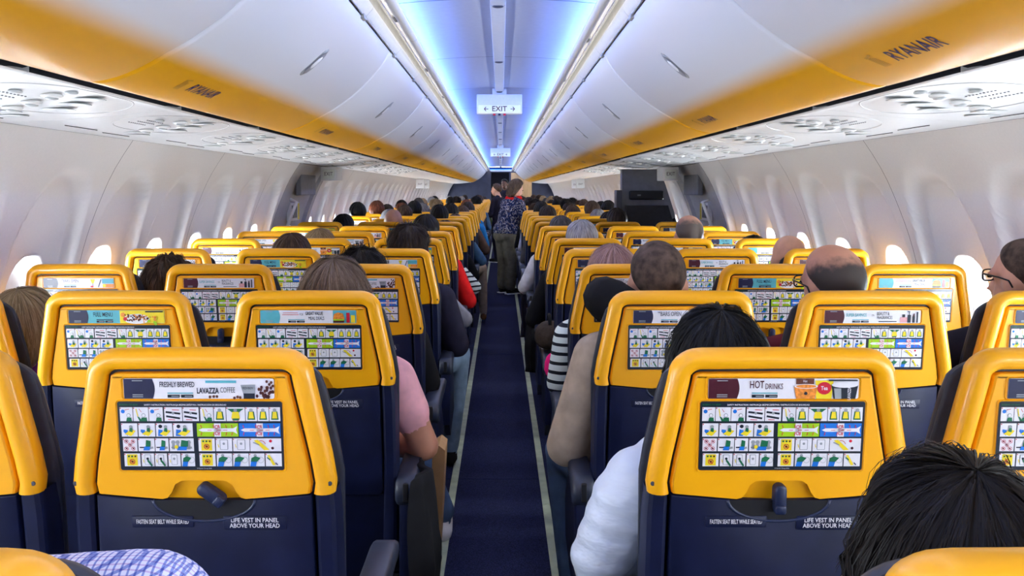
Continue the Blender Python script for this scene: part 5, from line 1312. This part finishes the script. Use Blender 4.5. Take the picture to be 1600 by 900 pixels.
drape('jacket', 0.22, 0.40, C_['black'], (0.185, 5.25, 0.66), 'black jacket hanging over the right aisle armrest farther along', 'jacket', 5, 0.05)
drape('dark_coat', 0.22, 0.42, C_['navy'], (0.19, 6.6, 0.66), 'dark navy coat hanging beside the right aisle past the black jacket', 'coat', 7, 0.05)
def bag(name, m, loc, sz, label, cat='bag', strap=None):
    o = empty(name, loc); tag(o, label, cat)
    f = Fig().ell((0, 0, sz[2]*0.5), (sz[0], sz[1], sz[2]*0.5)).ell((0, 0, sz[2]*0.35), (sz[0]*1.02, sz[1]*1.05, sz[2]*0.34)).ell((sz[0]*0.2, 0, sz[2]*0.75), (sz[0]*0.7, sz[1]*0.7, sz[2]*0.25))
    obj('bag_body', f.build('bag', 0.012), m, o)
    obj('handle', MB().tube([(0, -sz[1]*0.5, sz[2]*0.9), (0, -sz[1]*0.3, sz[2]*1.18), (0, sz[1]*0.3, sz[2]*1.18), (0, sz[1]*0.5, sz[2]*0.9)], 0.008, 6).mesh('h', smooth=True), strap or C_['black'], o)
bag('pink_pouch', cloth('magenta', 220, 20, 110), (0.215, row_y(3)+0.38, 0.666), (0.036, 0.055, 0.105), 'bright magenta pouch resting on the right aisle armrest')
bag('brown_bag', cloth('dark_brown_fur', 62, 52, 44, 0.8, 60), (0.235, row_y(4)+0.24, 0.665), (0.07, 0.12, 0.13), 'dark brown bag resting on the right aisle armrest behind the pink pouch')
# kraft paper bag by the pink-topped woman
kb = empty('paper_bag', (-0.195, row_y(2)+0.52, 0.30)); tag(kb, 'brown paper bag beside the aisle in front of the woman in pink', 'paper bag')
obj('bag_body', MB().prism([(-0.012, 0), (0.020, 0), (0.035, 0.30), (0.016, 0.315), (-0.004, 0.30)], 'y', -0.06, 0.06).mesh('k'), mat('kraft_paper', srgb(170, 130, 85), 0.8, 0.08, 12, 0.4), kb)
# black neck pillow behind the shaved man's head
np_ = MB(); arc = [(0.100*math.cos(a), 0.075*math.sin(a), 0.012*math.cos(2*a)) for a in [math.radians(200-260*i/20) for i in range(21)]]
pil = obj('neck_pillow', MB().tube([(x, y, z) for x, y, z in [(-0.115, 0.09, -0.02), (-0.135, 0.0, 0.0), (-0.125, -0.04, 0.0), (-0.09, -0.075, 0.0), (0.0, -0.09, 0.0), (0.08, -0.07, 0.0), (0.125, -0.02, 0.0), (0.12, 0.07, -0.02)]], [0.040, 0.060, 0.064, 0.058, 0.044, 0.048, 0.052, 0.036], 12).mesh('np', smooth=True), C_['black'], None, (0.425, row_y(2)+0.225, 1.050), (0, 0.38, 0))
tag(pil, 'black neck pillow round the neck of the man with the shaved crown', 'pillow')
